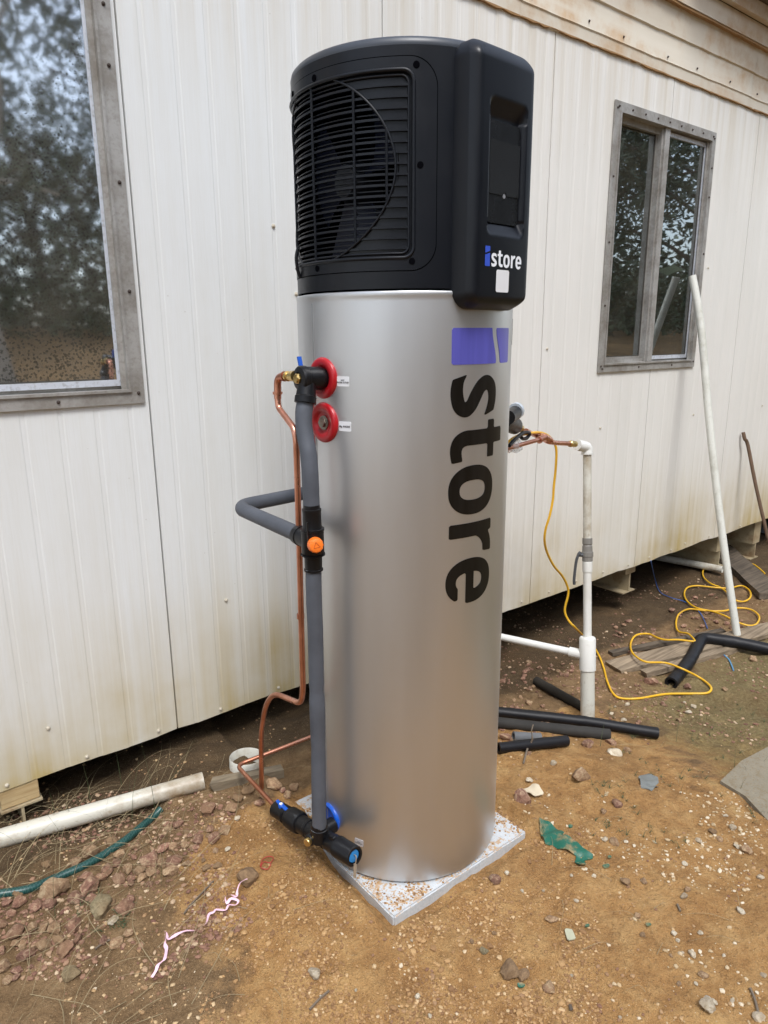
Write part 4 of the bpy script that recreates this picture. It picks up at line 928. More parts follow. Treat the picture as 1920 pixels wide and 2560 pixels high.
# leaning pipe and stake
lb = G(*c6(1475, 1440), .03); lt = WL(1731, 690, WY-.03)
midp = lb.lerp(lt, .55)+V0((0, -.0, 0))+cR*-.012
ln = crom([lb, lb.lerp(lt, .3)+cR*-.012, lb.lerp(lt, .6)+cR*-.006, lb.lerp(lt, .85)+cR*.012, lt], 8)
obj('leaning_pvc_pipe', tube(ln, .0195, 20, hollow=.003), pvc('scuffed_white_pvc', (.64, .64, .58), (.3, .28, .2), .55, 9), None, 60, 'long white plastic pipe leaning on the wall beside the far window', 'pipe')
sb = WL(1924, 1362, WY-.24); stp = WL(*c6(1512, 238), WY-.02)
obj('rusty_stake', tube(crom([sb+(sb-stp)*.02, sb.lerp(stp, .5), sb.lerp(stp, .88)+V0((.02, 0, 0)), stp.lerp(sb, .06), stp], 5), .011, 8, wob=.1), simple('rusty_brown_steel', (.13, .08, .05), .85, var=.4, vs_=20), None, 60, 'thin rusty stake leaning on the wall at the right edge', 'stake')

# timber and black foam offcuts
def plank(a, b, w, h, mat, label, name='timber_board', dz=0, seed=0, tilt=0):
    a, b = V0(a), V0(b); d = b-a; L_ = d.length; n = 26; x, y = frame_of(d); V, F = [], []
    for i in range(n+1):
        t = i/n; c = a+d*t
        for k, (sx, sy) in enumerate(((-1, 0), (1, 0), (1, 1), (-1, 1))):
            e = .10*noise.noise(V0((t*7, k, seed)))+.05*noise.noise(V0((t*25, k, seed))); end = 1
            q = c+x*sx*w/2*(1+e*.7)+V0((0, 0, 1))*(h*sy*(1+e*.5)+dz)
            if i in (0, n): q += d.normalized()*.03*noise.noise(V0((k*3.1, i, seed)))
            V.append(q)
    for i in range(n):
        for j in range(4): F.append((i*4+j, i*4+(j+1) % 4, (i+1)*4+(j+1) % 4, (i+1)*4+j))
    F += [(3, 2, 1, 0), (n*4, n*4+1, n*4+2, n*4+3)]
    return obj(name, (V, F), mat, None, 30, label, 'board', 'weathered boards lying by the wall')
plank(G(*c6(745, 1645)), G(*c6(1760, 1395)), .115, .022, WOOD, 'widest weathered grey board, its split end under the yellow cord loop', seed=1)
plank(G(*c6(925, 1685)), G(*c6(1520, 1520)), .040, .028, WOOD, 'narrow timber batten in front of the widest weathered board', seed=2)
plank(G(*c6(725, 1560)), G(*c6(1400, 1425)), .035, .020, WOODD, 'thin dark batten half buried behind the widest board', seed=3)
plank(G(*c6(1335, 900), .03), G(*c6(1690, 1230)), .16, .035, WOODD, 'dark thick plank slanting out from under the building at the right', seed=4)
plank(G(*c6(1230, 930), .05), G(*c6(1400, 1010), .02), .07, .03, WOODD, 'dark plank end lying under the building floor', seed=5)
plank(G(*c7(1160, 515)), G(*c7(1540, 440)), .036, .030, wood('mid_grey_timber', (.12, .095, .065), (.26, .21, .14)), 'short grey timber offcut beside the hanging copper pipe end', seed=6, name='timber_offcut', dz=.006)
def foamp(pts, r, label, mat=BFOAM, hol=.007, wob=.08, name='black_foam_offcut', grp='black foam pipe offcuts on the ground'):
    return obj(name, tube(dense(fillet(pts, .05, 6), .03), r, 18, hollow=hol, wob=wob), mat, None, 60, label, 'pipe insulation', grp)
foamp([G(*c6(0, 1890), .024), G(*c6(600, 1955), .030), G(*c6(1005, 2022), .022)], .0215, 'longest straight black foam offcut, topmost of the pile right of the tank')
foamp([G(*c6(20, 1955), .020), G(*c6(720, 2030), .020)], .021, 'dusty grey black foam length lying just under the longest one', foam('dusty_black_foam', (.035, .033, .03), .8))
foamp([G(*c6(60, 2110), .020), G(*c6(468, 2066), .020)], .0195, 'short black foam offcut nearest the camera in the pile')
foamp([G(*c6(285, 1712), .02), G(*c6(600, 1890), .02)], .021, 'black foam offcut lying behind the white standpipe, muddy on top', foam('muddy_black_foam', (.03, .026, .02), .85))
foamp([G(*c6(150, 2042), .016), G(*c6(310, 2050), .016)], .018, 'small grey foam stub under the foam pile', foam('pale_grey_foam', (.13, .135, .14), .8))
foamp([G(*c6(1085, 1725), .020), G(*c6(1190, 1600), .030), G(*c6(1268, 1455), .055), G(*c6(1450, 1480), .05), G(*c6(1750, 1540), .025)], .030, 'fat bent black foam tube with a ragged end over the boards', BFOAM, .010, .10)
# pipes lying left
PVCM = pvc('muddy_white_pvc', (.58, .56, .48), (.24, .16, .08), 1.0, 5)
pa, pe = G(*c7(-260, 852), .024), G(*c7(1110, 462), .026)
obj('fallen_pvc_pipe', tube(dense([pa, pe], .05), .0272, 28, hollow=.003), PVCM, None, 60, 'mud stained white pipe lying on the ground below the left window', 'pipe')
rc = G(*c7(1345, 385)); rrr = .0475*1.0
rg = join(lathe([(0, .056), (.048, .056), (.050, .0545), (.048, .053), (0, .053)], (rc.x, rc.y, rc.z-.012), (.05, .02, 1), 36, close=False))
obj('pvc_ring', rg, PVCD, None, 40, 'short white ring of pipe standing in the dirt behind the copper pipe', 'pipe ring')
up1, up2 = G(*c6(1040, 985), .06), G(*c6(1390, 1052), .04)
obj('underfloor_pipe', tube([up1+(up1-up2)*.6, up1, up2], .024, 18, hollow=.003), PVCD, None, 60, 'dirty white pipe lying under the building floor at the right', 'pipe')
hs_ = crom([G(*c7(x, y), .006) for x, y in ((-120, 1110), (0, 1080), (150, 1055), (300, 995), (450, 930), (560, 870), (680, 790), (770, 715), (830, 665), (880, 615))], 8)
obj('garden_hose', tube(hs_, .0112, 14), HOSE, None, 60, 'dark green braided garden hose lying across the red stones', 'hose')
cs = G(1905, 1318)
obj('metal_scrap_sheet', ([G(1862, 1322, .02), G(1935, 1296, .10), G(1990, 1310, .12), G(1930, 1338, .02)], [(0, 1, 2, 3)]), simple('grey_blue_sheet', (.30, .32, .34), .35, metal=.6, bump=.4, bs=30, bd=.01), None, None, 'grey metal sheet showing behind the rusty stake', 'metal sheet')
sc.objects[-1] if False else None

# ================================================================= LITTER
def crumple(poly, amp, mat, label, cat, name, h=.006, dz=.004, lift=None):
    pts = [G(*c8(x, y), 0) for x, y in poly]; x0, x1 = min(p.x for p in pts), max(p.x for p in pts); y0, y1 = min(p.y for p in pts), max(p.y for p in pts)
    P = [(p.x, p.y) for p in pts]
    def f(U, V_):
        dmin = np.full(U.shape, 9.); ins = np.zeros(U.shape, bool)
        for (ax_, ay_), (bx, by) in zip(P, P[1:]+P[:1]):
            dx, dy = bx-ax_, by-ay_; t = np.clip(((U-ax_)*dx+(V_-ay_)*dy)/(dx*dx+dy*dy+1e-12), 0, 1)
            dmin = np.minimum(dmin, np.hypot(U-ax_-dx*t, V_-ay_-dy*t))
            c = ((ay_ > V_) != (by > V_)) & (U < (bx-ax_)*(V_-ay_)/(by-ay_+1e-12)+ax_); ins ^= c
        return np.where(ins, -dmin, dmin)
    def mp(u, v):
        q = V0((u, v, 0)); return (u, v, ground_z(u, v)+dz+amp*(noise.noise(q*16)+.5*noise.noise(q*45)+.5))
    VF = march(f, x0-.01, x1+.01, y0-.01, y1+.01, h, mp)
    VF = boundary_skirt(VF, lambda v: v-V0((0, 0, .0025)))
    return obj(name, VF, mat, None, 35, label, cat)
crumple([(840, 218), (862, 224), (895, 245), (930, 268), (918, 282), (950, 285), (985, 310), (1012, 335), (1038, 350), (1030, 358), (1000, 362), (1010, 378), (985, 383), (968, 372), (974, 350), (935, 330), (905, 322), (890, 308), (862, 304), (858, 290), (845, 275)], .011, GREENP, 'torn green plastic sheet lying on sand right of the slab', 'plastic scrap', 'green_plastic_scrap')
for (x, y, w, lab) in ((1080, 384, 14, 'small green plastic chip just past the torn sheet'), (1092, 352, 8, 'tiny green chip beside the torn end of the sheet'), (952, 241, 9, 'tiny green chip above the torn sheet'), (1012, 600, 10, 'tiny green chip beyond the small white square card'), (1230, 595, 12, 'thin green sliver on the open sand at right'), (775, 812, 16, 'crumpled green chip in the foreground beside a tan stone')):
    crumple([(x-w, y-w*.4), (x+w*.3, y-w*.6), (x+w, y-w*.1), (x+w*.6, y+w*.45), (x-w*.5, y+w*.5)], .006, GREENP, lab, 'plastic chip', 'green_plastic_chip', .004)
crumple([(930, 612), (958, 615), (972, 648), (942, 654)], .001, simple('pale_card', (.42, .42, .30), .6), 'small pale square card lying on the foreground sand', 'card', 'small_card', .005, .008)
crumple([(776, 112), (815, 103), (840, 112), (858, 135), (820, 140), (800, 128)], .012, simple('pale_bark_chip', (.60, .52, .38), .8), 'curled pale chip lying on the red stone right of the slab', 'bark chip', 'pale_chip', .005, .010)
crumple([(1195, 62), (1230, 55), (1265, 68), (1270, 95), (1240, 112), (1205, 100)], .010, simple('faded_blue_film', (.17, .18, .17), .5, bump=.6, bs=60, bd=.006), 'faded blue plastic film half buried on the mossy dirt', 'plastic scrap', 'blue_film_scrap', .006, .0)
tp = [(1350, 997, .03), (1312, 1018, .03), (1295, 1060, .02), (1290, 1095, .01), (1262, 1085, .01), (1230, 1095, .01), (1238, 1130, .012), (1262, 1105, .012), (1300, 1118, .012), (1285, 1140, .012), (1248, 1140, .01), (1230, 1168, .008), (1180, 1165, .006), (1165, 1180, .006), (1140, 1192, .006), (1125, 1240, .006), (1085, 1270, .006), (1065, 1280, .006), (1020, 1280, .006), (980, 1293, .006), (945, 1312, .006), (918, 1326, .006), (908, 1290, .015), (897, 1288, .015), (903, 1325, .008), (900, 1355, .006), (908, 1380, .006), (900, 1430, .006), (885, 1448, .006), (862, 1468, .006), (850, 1500, .006), (828, 1535, .006)]
tc = dense(crom([G(*c7(x, y), d+.008) for x, y, d in tp], 4), .008); V, F = [], []
for i, p in enumerate(tc):
    t = (tc[min(i+1, len(tc)-1)]-tc[max(0, i-1)]).normalized(); x, y = frame_of(t); a = 3.2*noise.noise(V0((i*.07, 2, 2)))+.4
    w = x*math.cos(a)+y*math.sin(a)*.7; hw = .0034*(1+.6*noise.noise(V0((i*.21, 0, 0)))); V += [p-w*hw, p+w*hw]
for i in range(len(tc)-1): F.append((2*i, 2*i+1, 2*i+3, 2*i+2))
obj('pink_tape', (V, F), PINK, None, 30, 'crinkled strand of pink marking tape lying on the sand', 'tape')
obj('red_twine', tube(crom([G(*c7(x, y), .006) for x, y in ((1420, 930), (1435, 890), (1470, 875), (1492, 885), (1475, 910), (1440, 905), (1425, 935), (1460, 945), (1480, 915))], 5), .0011, 5), REDS, None, 60, 'tangled red twine on the sand beyond the brown stone', 'twine')
obj('twig', tube(crom([G(*c6(210, 2200), .004), G(*c6(235, 2110), .02), G(*c6(262, 2060), .05), G(*c6(258, 2010), .08), G(*c6(268, 1970), .10)], 4), [.0035]*10+[.0022]*7, 6), TWIG, None, 60, 'forked pale twig standing against the black foam pile', 'twig')
for pts, lab in ((((1005, 1187), (1050, 1130), (1165, 1010)), 'straight grey twig on the dirt left of the pink tape'), (((520, 1380), (560, 1350), (600, 1330)), 'short twig among the grass near the mossy stone')):
    obj('twig', tube(crom([G(*c7(x, y), .005) for x, y in pts], 4), .0026, 6), TWIG, None, 60, lab, 'twig')
for pts, lab in ((((1595, 815), (1610, 850), (1625, 905)), 'dark bent twig near the lower right corner'), (((20, 892), (60, 850), (90, 825)), 'thin green stick at the foreground left of the white stone'), (((1335, 515), (1345, 540)), 'tiny dark twig on the sand at right')):
    obj('twig', tube(crom([G(*c8(x, y), .004) for x, y in pts], 4), .003, 6), TWIG, None, 60, lab, 'twig')
crumple([(940, 1620-1e9*0), (945, 1620)] if False else [(945, 880), (955, 878), (962, 900), (950, 905)], .004, BARKD, 'dark fleck of bark in the foreground', 'bark chip', 'bark_fleck', .004)

# ---- stones
def rock_me(seed, mat, sub=3):
    bm = bmesh.new(); bmesh.ops.create_icosphere(bm, subdivisions=sub, radius=.5)
    rnd = random.Random(seed); cuts = [(V0((rnd.uniform(-1, 1), rnd.uniform(-1, 1), rnd.uniform(-1, 1))).normalized(), rnd.uniform(.27, .41)) for _ in range(12)]
    for v in bm.verts:
        for nn, dd in cuts:
            e = v.co.dot(nn)-dd
            if e > 0: v.co -= nn*e*.85
        q = v.co.normalized(); v.co *= 1+.16*noise.noise(q*1.8+V0((seed, 0, 0)))+.07*noise.noise(q*5+V0((0, seed, 0)))
    me = D.meshes.new('stone'); bm.to_mesh(me); bm.free(); me.materials.append(mat); smooth_it(me, 22); return me
RM = {k: [rock_me(i*7+ord(k), m, 3) for i in range(7)] for k, m in (('r', ROCKR), ('t', ROCKT), ('w', ROCKW), ('g', ROCKG), ('b', ROCKB))}
NST = [0]; PLACED = []
def stone(u, v, d, k, label, group=None, flat=.7, sink=.25, name='stone', cat='stone'):
    p = G(u, v); w = 1.10*d*pxsize(p); NST[0] += 1; r_ = random.Random(NST[0])
    o = D.objects.new(name, r_.choice(RM[k])); COL.objects.link(o)
    f = flat*r_.uniform(.85, 1.15); o.scale = (w*r_.uniform(.95, 1.15), w*r_.uniform(.8, 1.0), w*f)
    # the pixel marks the stone's visual centre: nudge towards the camera by its own height
    hd = V0((-fw.x, -fw.y, 0)).normalized()*w*f*.18
    q = p+hd; o.location = (q.x, q.y, ground_z(q.x, q.y)+w*f*(.5-sink)); o.rotation_euler = (r_.uniform(-.3, .3), r_.uniform(-.3, .3), r_.uniform(0, 6.3))
    PLACED.append((q.x, q.y, w/2)); return tag(o, label, cat, group)
S7 = 1/2.183; S8 = 1/1.43; S6 = 1/2.37
LG = 'large mottled red brown stone in the rubble strip by the green hose'; GR = 'stones in the rubble strip on the left'
uniq = [(310, 1060, 150, 't', 'largest mottled tan and red stone touching the near side of the hose'), (500, 1040, 135, 'r', 'round cream streaked red stone right of the largest one'), (555, 1160, 140, 'g', 'flat mossy brown stone behind the small white one'), (685, 1155, 100, 'r', 'smooth plum coloured stone right of the mossy flat one'), (620, 1225, 58, 'w', 'small white stone among the red stones left of the tape'), (395, 1515, 105, 'g', 'grey green flat stone below the rubble strip'), (505, 850, 95, 't', 'tan stone with a dark hollow just behind the hose'), (610, 800, 82, 't', 'cream and maroon stone behind the hose'), (1350, 990, 140, 'b', 'big dust covered brown stone under the end of the pink tape'), (1495, 492, 92, 't', 'tan block shaped stone beside the copper pipe end'), (1140, 620, 90, 'r', 'brown stone standing alone beyond the hose end'), (1225, 740, 75, 't', 'pale speckled round stone at the edge of the sand mound'), (1165, 782, 76, 'r', 'red stone just in front of the pale speckled round one'), (1297, 668, 36, 'w', 'tiny white stone at the top of the sand mound'), (820, 893, 110, 'r', 'long dark red stone in the middle of the strip'), (405, 1260, 105, 'r', 'rough pitted pink stone left of the mossy flat one'), (640, 1350, 72, 't', 'two toned stone lying apart below the small white one'), (420, 915, 80, 't', 'orange tan stone peeping from behind the hose')]
for x, y, d, k, lab in uniq: stone(*c7(x, y), d*S7, k, lab, cat='rock' if d > 120 else 'stone')
for x, y, d, k in [(200, 1150, 85, 'r'), (95, 1290, 95, 'r'), (360, 1390, 110, 'r'), (240, 1370, 90, 't'), (150, 1410, 90, 'r'), (30, 1480, 85, 't'), (50, 1548, 62, 't'), (660, 860, 62, 't'), (590, 955, 80, 'r'), (700, 945, 65, 't'), (765, 955, 62, 't'), (830, 968, 62, 't'), (900, 830, 72, 'r'), (955, 820, 60, 't'), (960, 905, 95, 'r'), (935, 965, 82, 't'), (1010, 815, 50, 't'), (1060, 830, 50, 't'), (1085, 788, 62, 'r'), (1150, 732, 52, 'r'), (1300, 560, 72, 'b'), (1270, 615, 80, 't'), (1360, 520, 80, 'b'), (1420, 590, 62, 'r'), (1610, 500, 62, 't'), (1180, 845, 42, 't'), (1245, 838, 36, 'w'), (978, 700, 60, 'r'), (920, 720, 50, 't'), (285, 1012, 62, 'r'), (240, 1265, 62, 't'), (182, 1260, 62, 't'), (130, 1243, 40, 't'), (70, 1190, 62, 'r'), (22, 1250, 62, 'r'), (305, 1272, 80, 't'), (110, 1130, 72, 'r'), (40, 1130, 62, 'r'), (272, 1140, 72, 'r'), (425, 1110, 84, 'r'), (470, 985, 84, 'r'), (700, 1300, 60, 't'), (745, 820, 60, 't'), (720, 1000, 52, 'r'), (780, 995, 60, 't'), (650, 1000, 80, 'r'), (1022, 915, 52, 't'), (885, 920, 60, 't'), (560, 990, 70, 'r'), (510, 1110, 70, 'r'), (330, 1330, 70, 't'), (430, 1330, 65, 'r'), (570, 1330, 60, 'r'), (720, 1110, 55, 'r'), (100, 1080, 55, 'b'), (10, 1390, 60, 'r'), (100, 1500, 60, 'r'), (640, 910, 60, 'r'), (1130, 940, 50, 'b'), (1190, 930, 50, 'b'), (1040, 765, 40, 'r'), (1440, 545, 50, 'b'), (1570, 545, 50, 't'), (1545, 520, 45, 'r'), (200, 890, 45, 'b'), (255, 920, 50, 'b'), (820, 1030, 45, 'r'), (1020, 750, 40, 'b')]:
    stone(*c7(x, y), d*S7*.97, k, 'mottled {} stone packed in the rubble strip left of the slab'.format({'r': 'reddish', 't': 'tan', 'b': 'dull brown', 'w': 'whitish'}[k]), {'r': 'reddish stones packed in the left rubble strip', 't': 'tan stones packed in the left rubble strip', 'b': 'dull brown stones packed in the left rubble strip', 'w': None}[k])
for x, y, d, k, lab in [(780, 143, 66, 'r', 'smooth red brown stone under the pale chip'), (985, 62, 70, 't', 'tan wedge shaped stone behind the torn green sheet'), (680, 428, 42, 'r', 'pinkish stone on the sand in front of the slab'), (725, 404, 18, 'w', 'white pebble next to the pinkish stone'), (1108, 295, 36, 't', 'tan stone just right of the torn green sheet'), (1148, 435, 38, 'b', 'brown stone below the green chips'), (1213, 432, 26, 't', 'yellowish pebble right of the brown stone'), (885, 570, 38, 't', 'oval tan stone left of the small pale card'), (643, 682, 30, 'g', 'grey round stone in the foreground sand'), (735, 748, 66, 'b', 'broad tan brown stone in the foreground behind the green chip'), (780, 770, 44, 'b', 'smaller brown stone touching the broad one'), (873, 815, 50, 't', 'upright pointed stone in the foreground'), (38, 763, 52, 'w', 'knobbly white stone alone at the foreground left'), (405, 845, 22, 'w', 'pale pebble at the bottom middle of the foreground'), (1438, 876, 58, 'w', 'jagged white stone in the lower right corner'), (1580, 325, 40, 't', 'tan stone near the right edge of the sand'), (1558, 541, 32, 'w', 'white stone near the right edge'), (1115, 160, 36, 'r', 'small red stone above the torn green sheet'), (1622, 918, 36, 'w', 'pale stone at the bottom right edge'), (1357, 487, 27, 'w', 'whiter of two pebbles sitting together at right'), (1370, 466, 24, 't', 'tan pebble touching a whiter one at right'), (1190, 560, 28, 't', 'tan pebble on the open sand between card and right edge'), (973, 503, 18, 'w', 'white pebble alone in the middle of the sand')]:
    stone(*c8(x, y), d*S8, k, lab)
for x, y, d, k in [(1070, 184, 24, 't'), (1460, 866, 26, 'w'), (1385, 697, 30, 'w'), (1320, 620, 24, 'w'), (1415, 618, 20, 'w'), (1410, 290, 28, 'w'), (1485, 283, 28, 't'), (1530, 243, 28, 'w'), (1458, 256, 28, 'b'), (1505, 200, 18, 'w'), (1075, 283, 20, 'w'), (1640, 770, 24, 'w'), (1360, 370, 18, 'w'), (955, 770, 15, 'w'), (806, 75, 26, 'w'), (890, 14, 26, 'w'), (1150, 292, 16, 'w'), (1335, 645, 16, 'w'), (1310, 700, 18, 't'), (1350, 690, 15, 'w'), (1425, 770, 30, 't'), (1340, 800, 20, 't'), (1590, 320, 18, 'w'), (1545, 310, 20, 'w'), (1400, 800, 16, 'w'), (1530, 860, 16, 'w'), (600, 650, 20, 'b'), (680, 620, 18, 'b'), (780, 468, 14, 'w'), (855, 468, 12, 'w'), (955, 413, 14, 'w'), (1035, 415, 16, 'w'), (62, 845, 14, 'w'), (185, 823, 14, 'w'), (450, 915, 18, 'w'), (385, 645, 12, 'w'), (1130, 920, 14, 'w'), (1210, 628, 22, 'b'), (1630, 420, 22, 'w'), (1500, 700, 16, 'w')]:
    stone(*c8(x, y), d*S8, k, {'w': 'whitish pebble scattered on the sand in front and right of the slab', 't': 'tan pebble scattered on the sand right of the slab', 'b': 'brown pebble scattered on the open foreground sand'}[k], {'w': 'whitish pebbles scattered on the sand', 't': 'tan pebbles scattered on the sand', 'b': 'brown pebbles scattered on the sand'}[k])
for x, y, d, k, lab in [(965, 1720, 85, 'r', 'dark red stone in front of the narrow batten'), (745, 2142, 75, 'w', 'cream white stone in front of the foam pile'), (825, 2125, 50, 't', 'tan stone right of the cream white one'), (590, 2090, 75, 'r', 'red stone below the end of the foam pile'), (725, 2080, 65, 'r', 'red brown stone under the tip of the longest foam'), (240, 2145, 40, 'r', 'red stone beside the forked twig'), (105, 2055, 70, 'r', 'red stone wedged against the tank side of the foam pile'), (1565, 1590, 55, 't', 'orange tan stone right of the bent foam tube'), (1180, 1755, 50, 'r', 'red stone by the ragged end of the bent foam'), (1130, 1945, 36, 't', 'tan stone on the mossy dirt near the yellow cord'), (1215, 1868, 36, 'w', 'white stone below the corner of the yellow cord'), (1400, 1765, 36, 't', 'tan stone right of the corner of the yellow cord')]:
    stone(*c6(x, y), d*S6, k, lab)
rnd = random.Random(5)
def scatter(n, poly, dmin, dmax, kinds, label, group, fy=c6, S=S6):
    x0, x1 = min(p[0] for p in poly), max(p[0] for p in poly); y0, y1 = min(p[1] for p in poly), max(p[1] for p in poly); c = 0
    while c < n:
        x, y = rnd.uniform(x0, x1), rnd.uniform(y0, y1); ins = False
        for (a, b), (e, f) in zip(poly, poly[1:]+poly[:1]):
            if (b > y) != (f > y) and x < (e-a)*(y-b)/(f-b)+a: ins = not ins
        if not ins: continue
        c += 1; k = rnd.choice(kinds); stone(*fy(x, y), rnd.uniform(dmin, dmax)*S*(.6+.4*rnd.random()), k, label, group)
scatter(42, [(70, 1640), (430, 1560), (560, 1640), (400, 1760), (300, 1900), (70, 1890)], 22, 48, 'rrrt', 'small reddish stone in the gravel patch between tank and standpipe', 'small stones between the tank and the standpipe')
scatter(50, [(700, 1400), (1000, 1300), (1200, 1180), (1650, 1250), (1640, 1380), (1200, 1480), (760, 1560)], 20, 44, 'rrr', 'small reddish stone in the patch around the yellow cord loops', 'small reddish stones around the cord loops')
scatter(22, [(640, 1850), (1250, 1820), (1300, 1900), (900, 2000), (640, 1930)], 20, 40, 'rtwt', 'small stone lying on the dirt in front of the near cord run', 'small stones in front of the cord')
scatter(22, [(0, 1080), (230, 1000), (520, 900), (860, 760), (1120, 700), (1200, 850), (980, 1000), (720, 1060), (560, 1260), (420, 1420), (120, 1560), (0, 1560)], 30, 58, 'rrtb', 'little stone filling gaps in the rubble strip on the left', 'little stones filling gaps in the rubble strip', c7, S7)
plank(G(*c6(1560, 1420)), G(*c6(1800, 1380)), .07, .02, WOOD, 'grey board end just behind the foot of the leaning white pipe', seed=8)
plank(G(*c6(1240, 960), .0), G(*c6(1330, 1020), .0), .05, .03, WOOD, 'short grey board poking out under the building floor', seed=9)
# ---- fine gravel nobody could count
def gravel(name, n, fn, mat, label, smin, smax, seed):
    bm = bmesh.new(); bmesh.ops.create_icosphere(bm, subdivisions=1, radius=.5); bv = np.array([v.co[:] for v in bm.verts]); bm.verts.index_update(); bf = np.array([[v.index for v in f.verts] for f in bm.faces]); bm.free()
    rs = np.random.RandomState(seed); VV, FF = [], []; k = 0
    while k < n:
        x, y, w = fn(rs)
        if x is None: continue
        if abs(x) < .27 and abs(y) < .28: continue
        s = smin+(smax-smin)*rs.rand()**2.6; s *= w; a = rs.rand()*6.28; c_, s_ = math.cos(a), math.sin(a)
        v = bv*(1+.5*(rs.rand(len(bv), 1)-.5))*np.array([s*(1+.5*rs.rand()), s, s*.65]); v = v @ np.array([[c_, s_, 0], [-s_, c_, 0], [0, 0, 1]])
        v += np.array([x, y, ground_z(x, y)+s*.12]); VV.append(v); FF.append(bf+k*len(bv)); k += 1
    me = D.meshes.new(name); me.from_pydata(np.concatenate(VV).tolist(), [], np.concatenate(FF).tolist()); me.materials.append(mat)
    me.update(); o = link(name, me); tag(o, label, None, None, 'stuff'); return o
def gm(name, stops):
    m = N(name); x = m.noise(23, m.pos(obj=False), detail=2); w = m.n('ShaderNodeTexWhiteNoise'); 
    mr = m.geo.outputs['Random Per Island']; m.set('Base Color', m.ramp(mr, *stops)); m.set('Roughness', .9); return m.m
GV1 = gm('mixed_pebbles', ((0, (.20, .10, .06)), (.35, (.33, .20, .10)), (.6, (.45, .29, .14)), (.88, (.50, .36, .20)), (1, (.62, .52, .38))))
GV2 = gm('reddish_pebbles', ((0, (.14, .065, .045)), (.5, (.26, .14, .09)), (.85, (.38, .25, .15)), (1, (.55, .42, .28))))
GV3 = gm('pale_pebbles', ((0, (.36, .25, .13)), (.5, (.50, .38, .23)), (1, (.66, .58, .44))))
GV4 = gm('sand_crumbs', ((0, (.20, .105, .045)), (.5, (.33, .19, .08)), (.9, (.44, .27, .12)), (1, (.58, .42, .24))))
def fpx(u0, u1, v0, v1, dens=None):
    def f(rs):
        u, v = rs.uniform(u0, u1), rs.uniform(v0, v1); p = G(u, v)
        if p.y > 1.2 or p.y < -1.6 or abs(p.x) > 4: return None, None, 0
        if dens and rs.rand() > dens(p.x, p.y): return None, None, 0
        return p.x, p.y, 1
    return f
cl_ = lambda s, k=2.2: (lambda x, y: max(0.04, min(1, .5+k*noise.noise(V0((x*s, y*s, 4))))))
gravel('gravel', 2300, fpx(0, 1920, 1700, 2560, cl_(3)), GV1, 'fine mixed gravel strewn over the dirt', .002, .0105, 1)
gravel('gravel', 2600, fpx(0, 760, 1980, 2450, lambda x, y: cl_(4)(x, y)*(1 if (x < -.52 and y > -.05) or y > .3 else .01)), GV2, 'reddish gravel between the rubble stones', .003, .014, 2)
gravel('gravel', 1700, fpx(1245, 1920, 1440, 1860, cl_(3)), GV2, 'reddish gravel along the foot of the building', .004, .016, 3)
gravel('gravel', 480, fpx(1150, 1920, 1980, 2560, lambda x, y: cl_(4, 3)(x, y)*sst(.05, .75, x-.35*(y+.5))), GV3, 'pale gravel at the right of the sand', .003, .013, 4)
gravel('soil_crumbs', 7000, fpx(500, 1500, 2040, 2560, cl_(7, 2.5)), GV4, 'crumbs of orange sand over the dug ground', .0018, .009, 5)
gravel('soil_clods', 200, fpx(560, 1500, 2060, 2560, cl_(5, 3)), GV4, 'clods of orange sand broken out of the dug ground', .006, .017, 6)
def slabdust(rs):
    x, y = rs.uniform(-.255, .25), rs.uniform(-.262, .26)
    if math.hypot(x, y) < TR-.01 or rs.rand() > cl_(14, 3)(x, y): return None, None, 0
    return x, y, 1
# sand spilled on the slab top
bmv = []; rs = np.random.RandomState(9); VV, FF = [], []; k = 0
ico = [(0, 0, .5), (.45, 0, 0), (0, .45, 0), (-.45, 0, 0), (0, -.45, 0)]
while k < 1000:
    x, y, w = slabdust(rs)
    if x is None: continue
    s = .0012+.0042*rs.rand()**2
    for q in ico: VV.append((x+q[0]*s*2, y+q[1]*s*2, -.0048+q[2]*s*1.3))
    for t in ((0, 1, 2), (0, 2, 3), (0, 3, 4), (0, 4, 1)): FF.append(tuple(i+k*5 for i in t))
    k += 1
o = link('spilled_sand', mesh('spilled_sand', VV, FF, GV4)); tag(o, 'orange sand grains spilled on the corners of the slab', None, None, 'stuff')

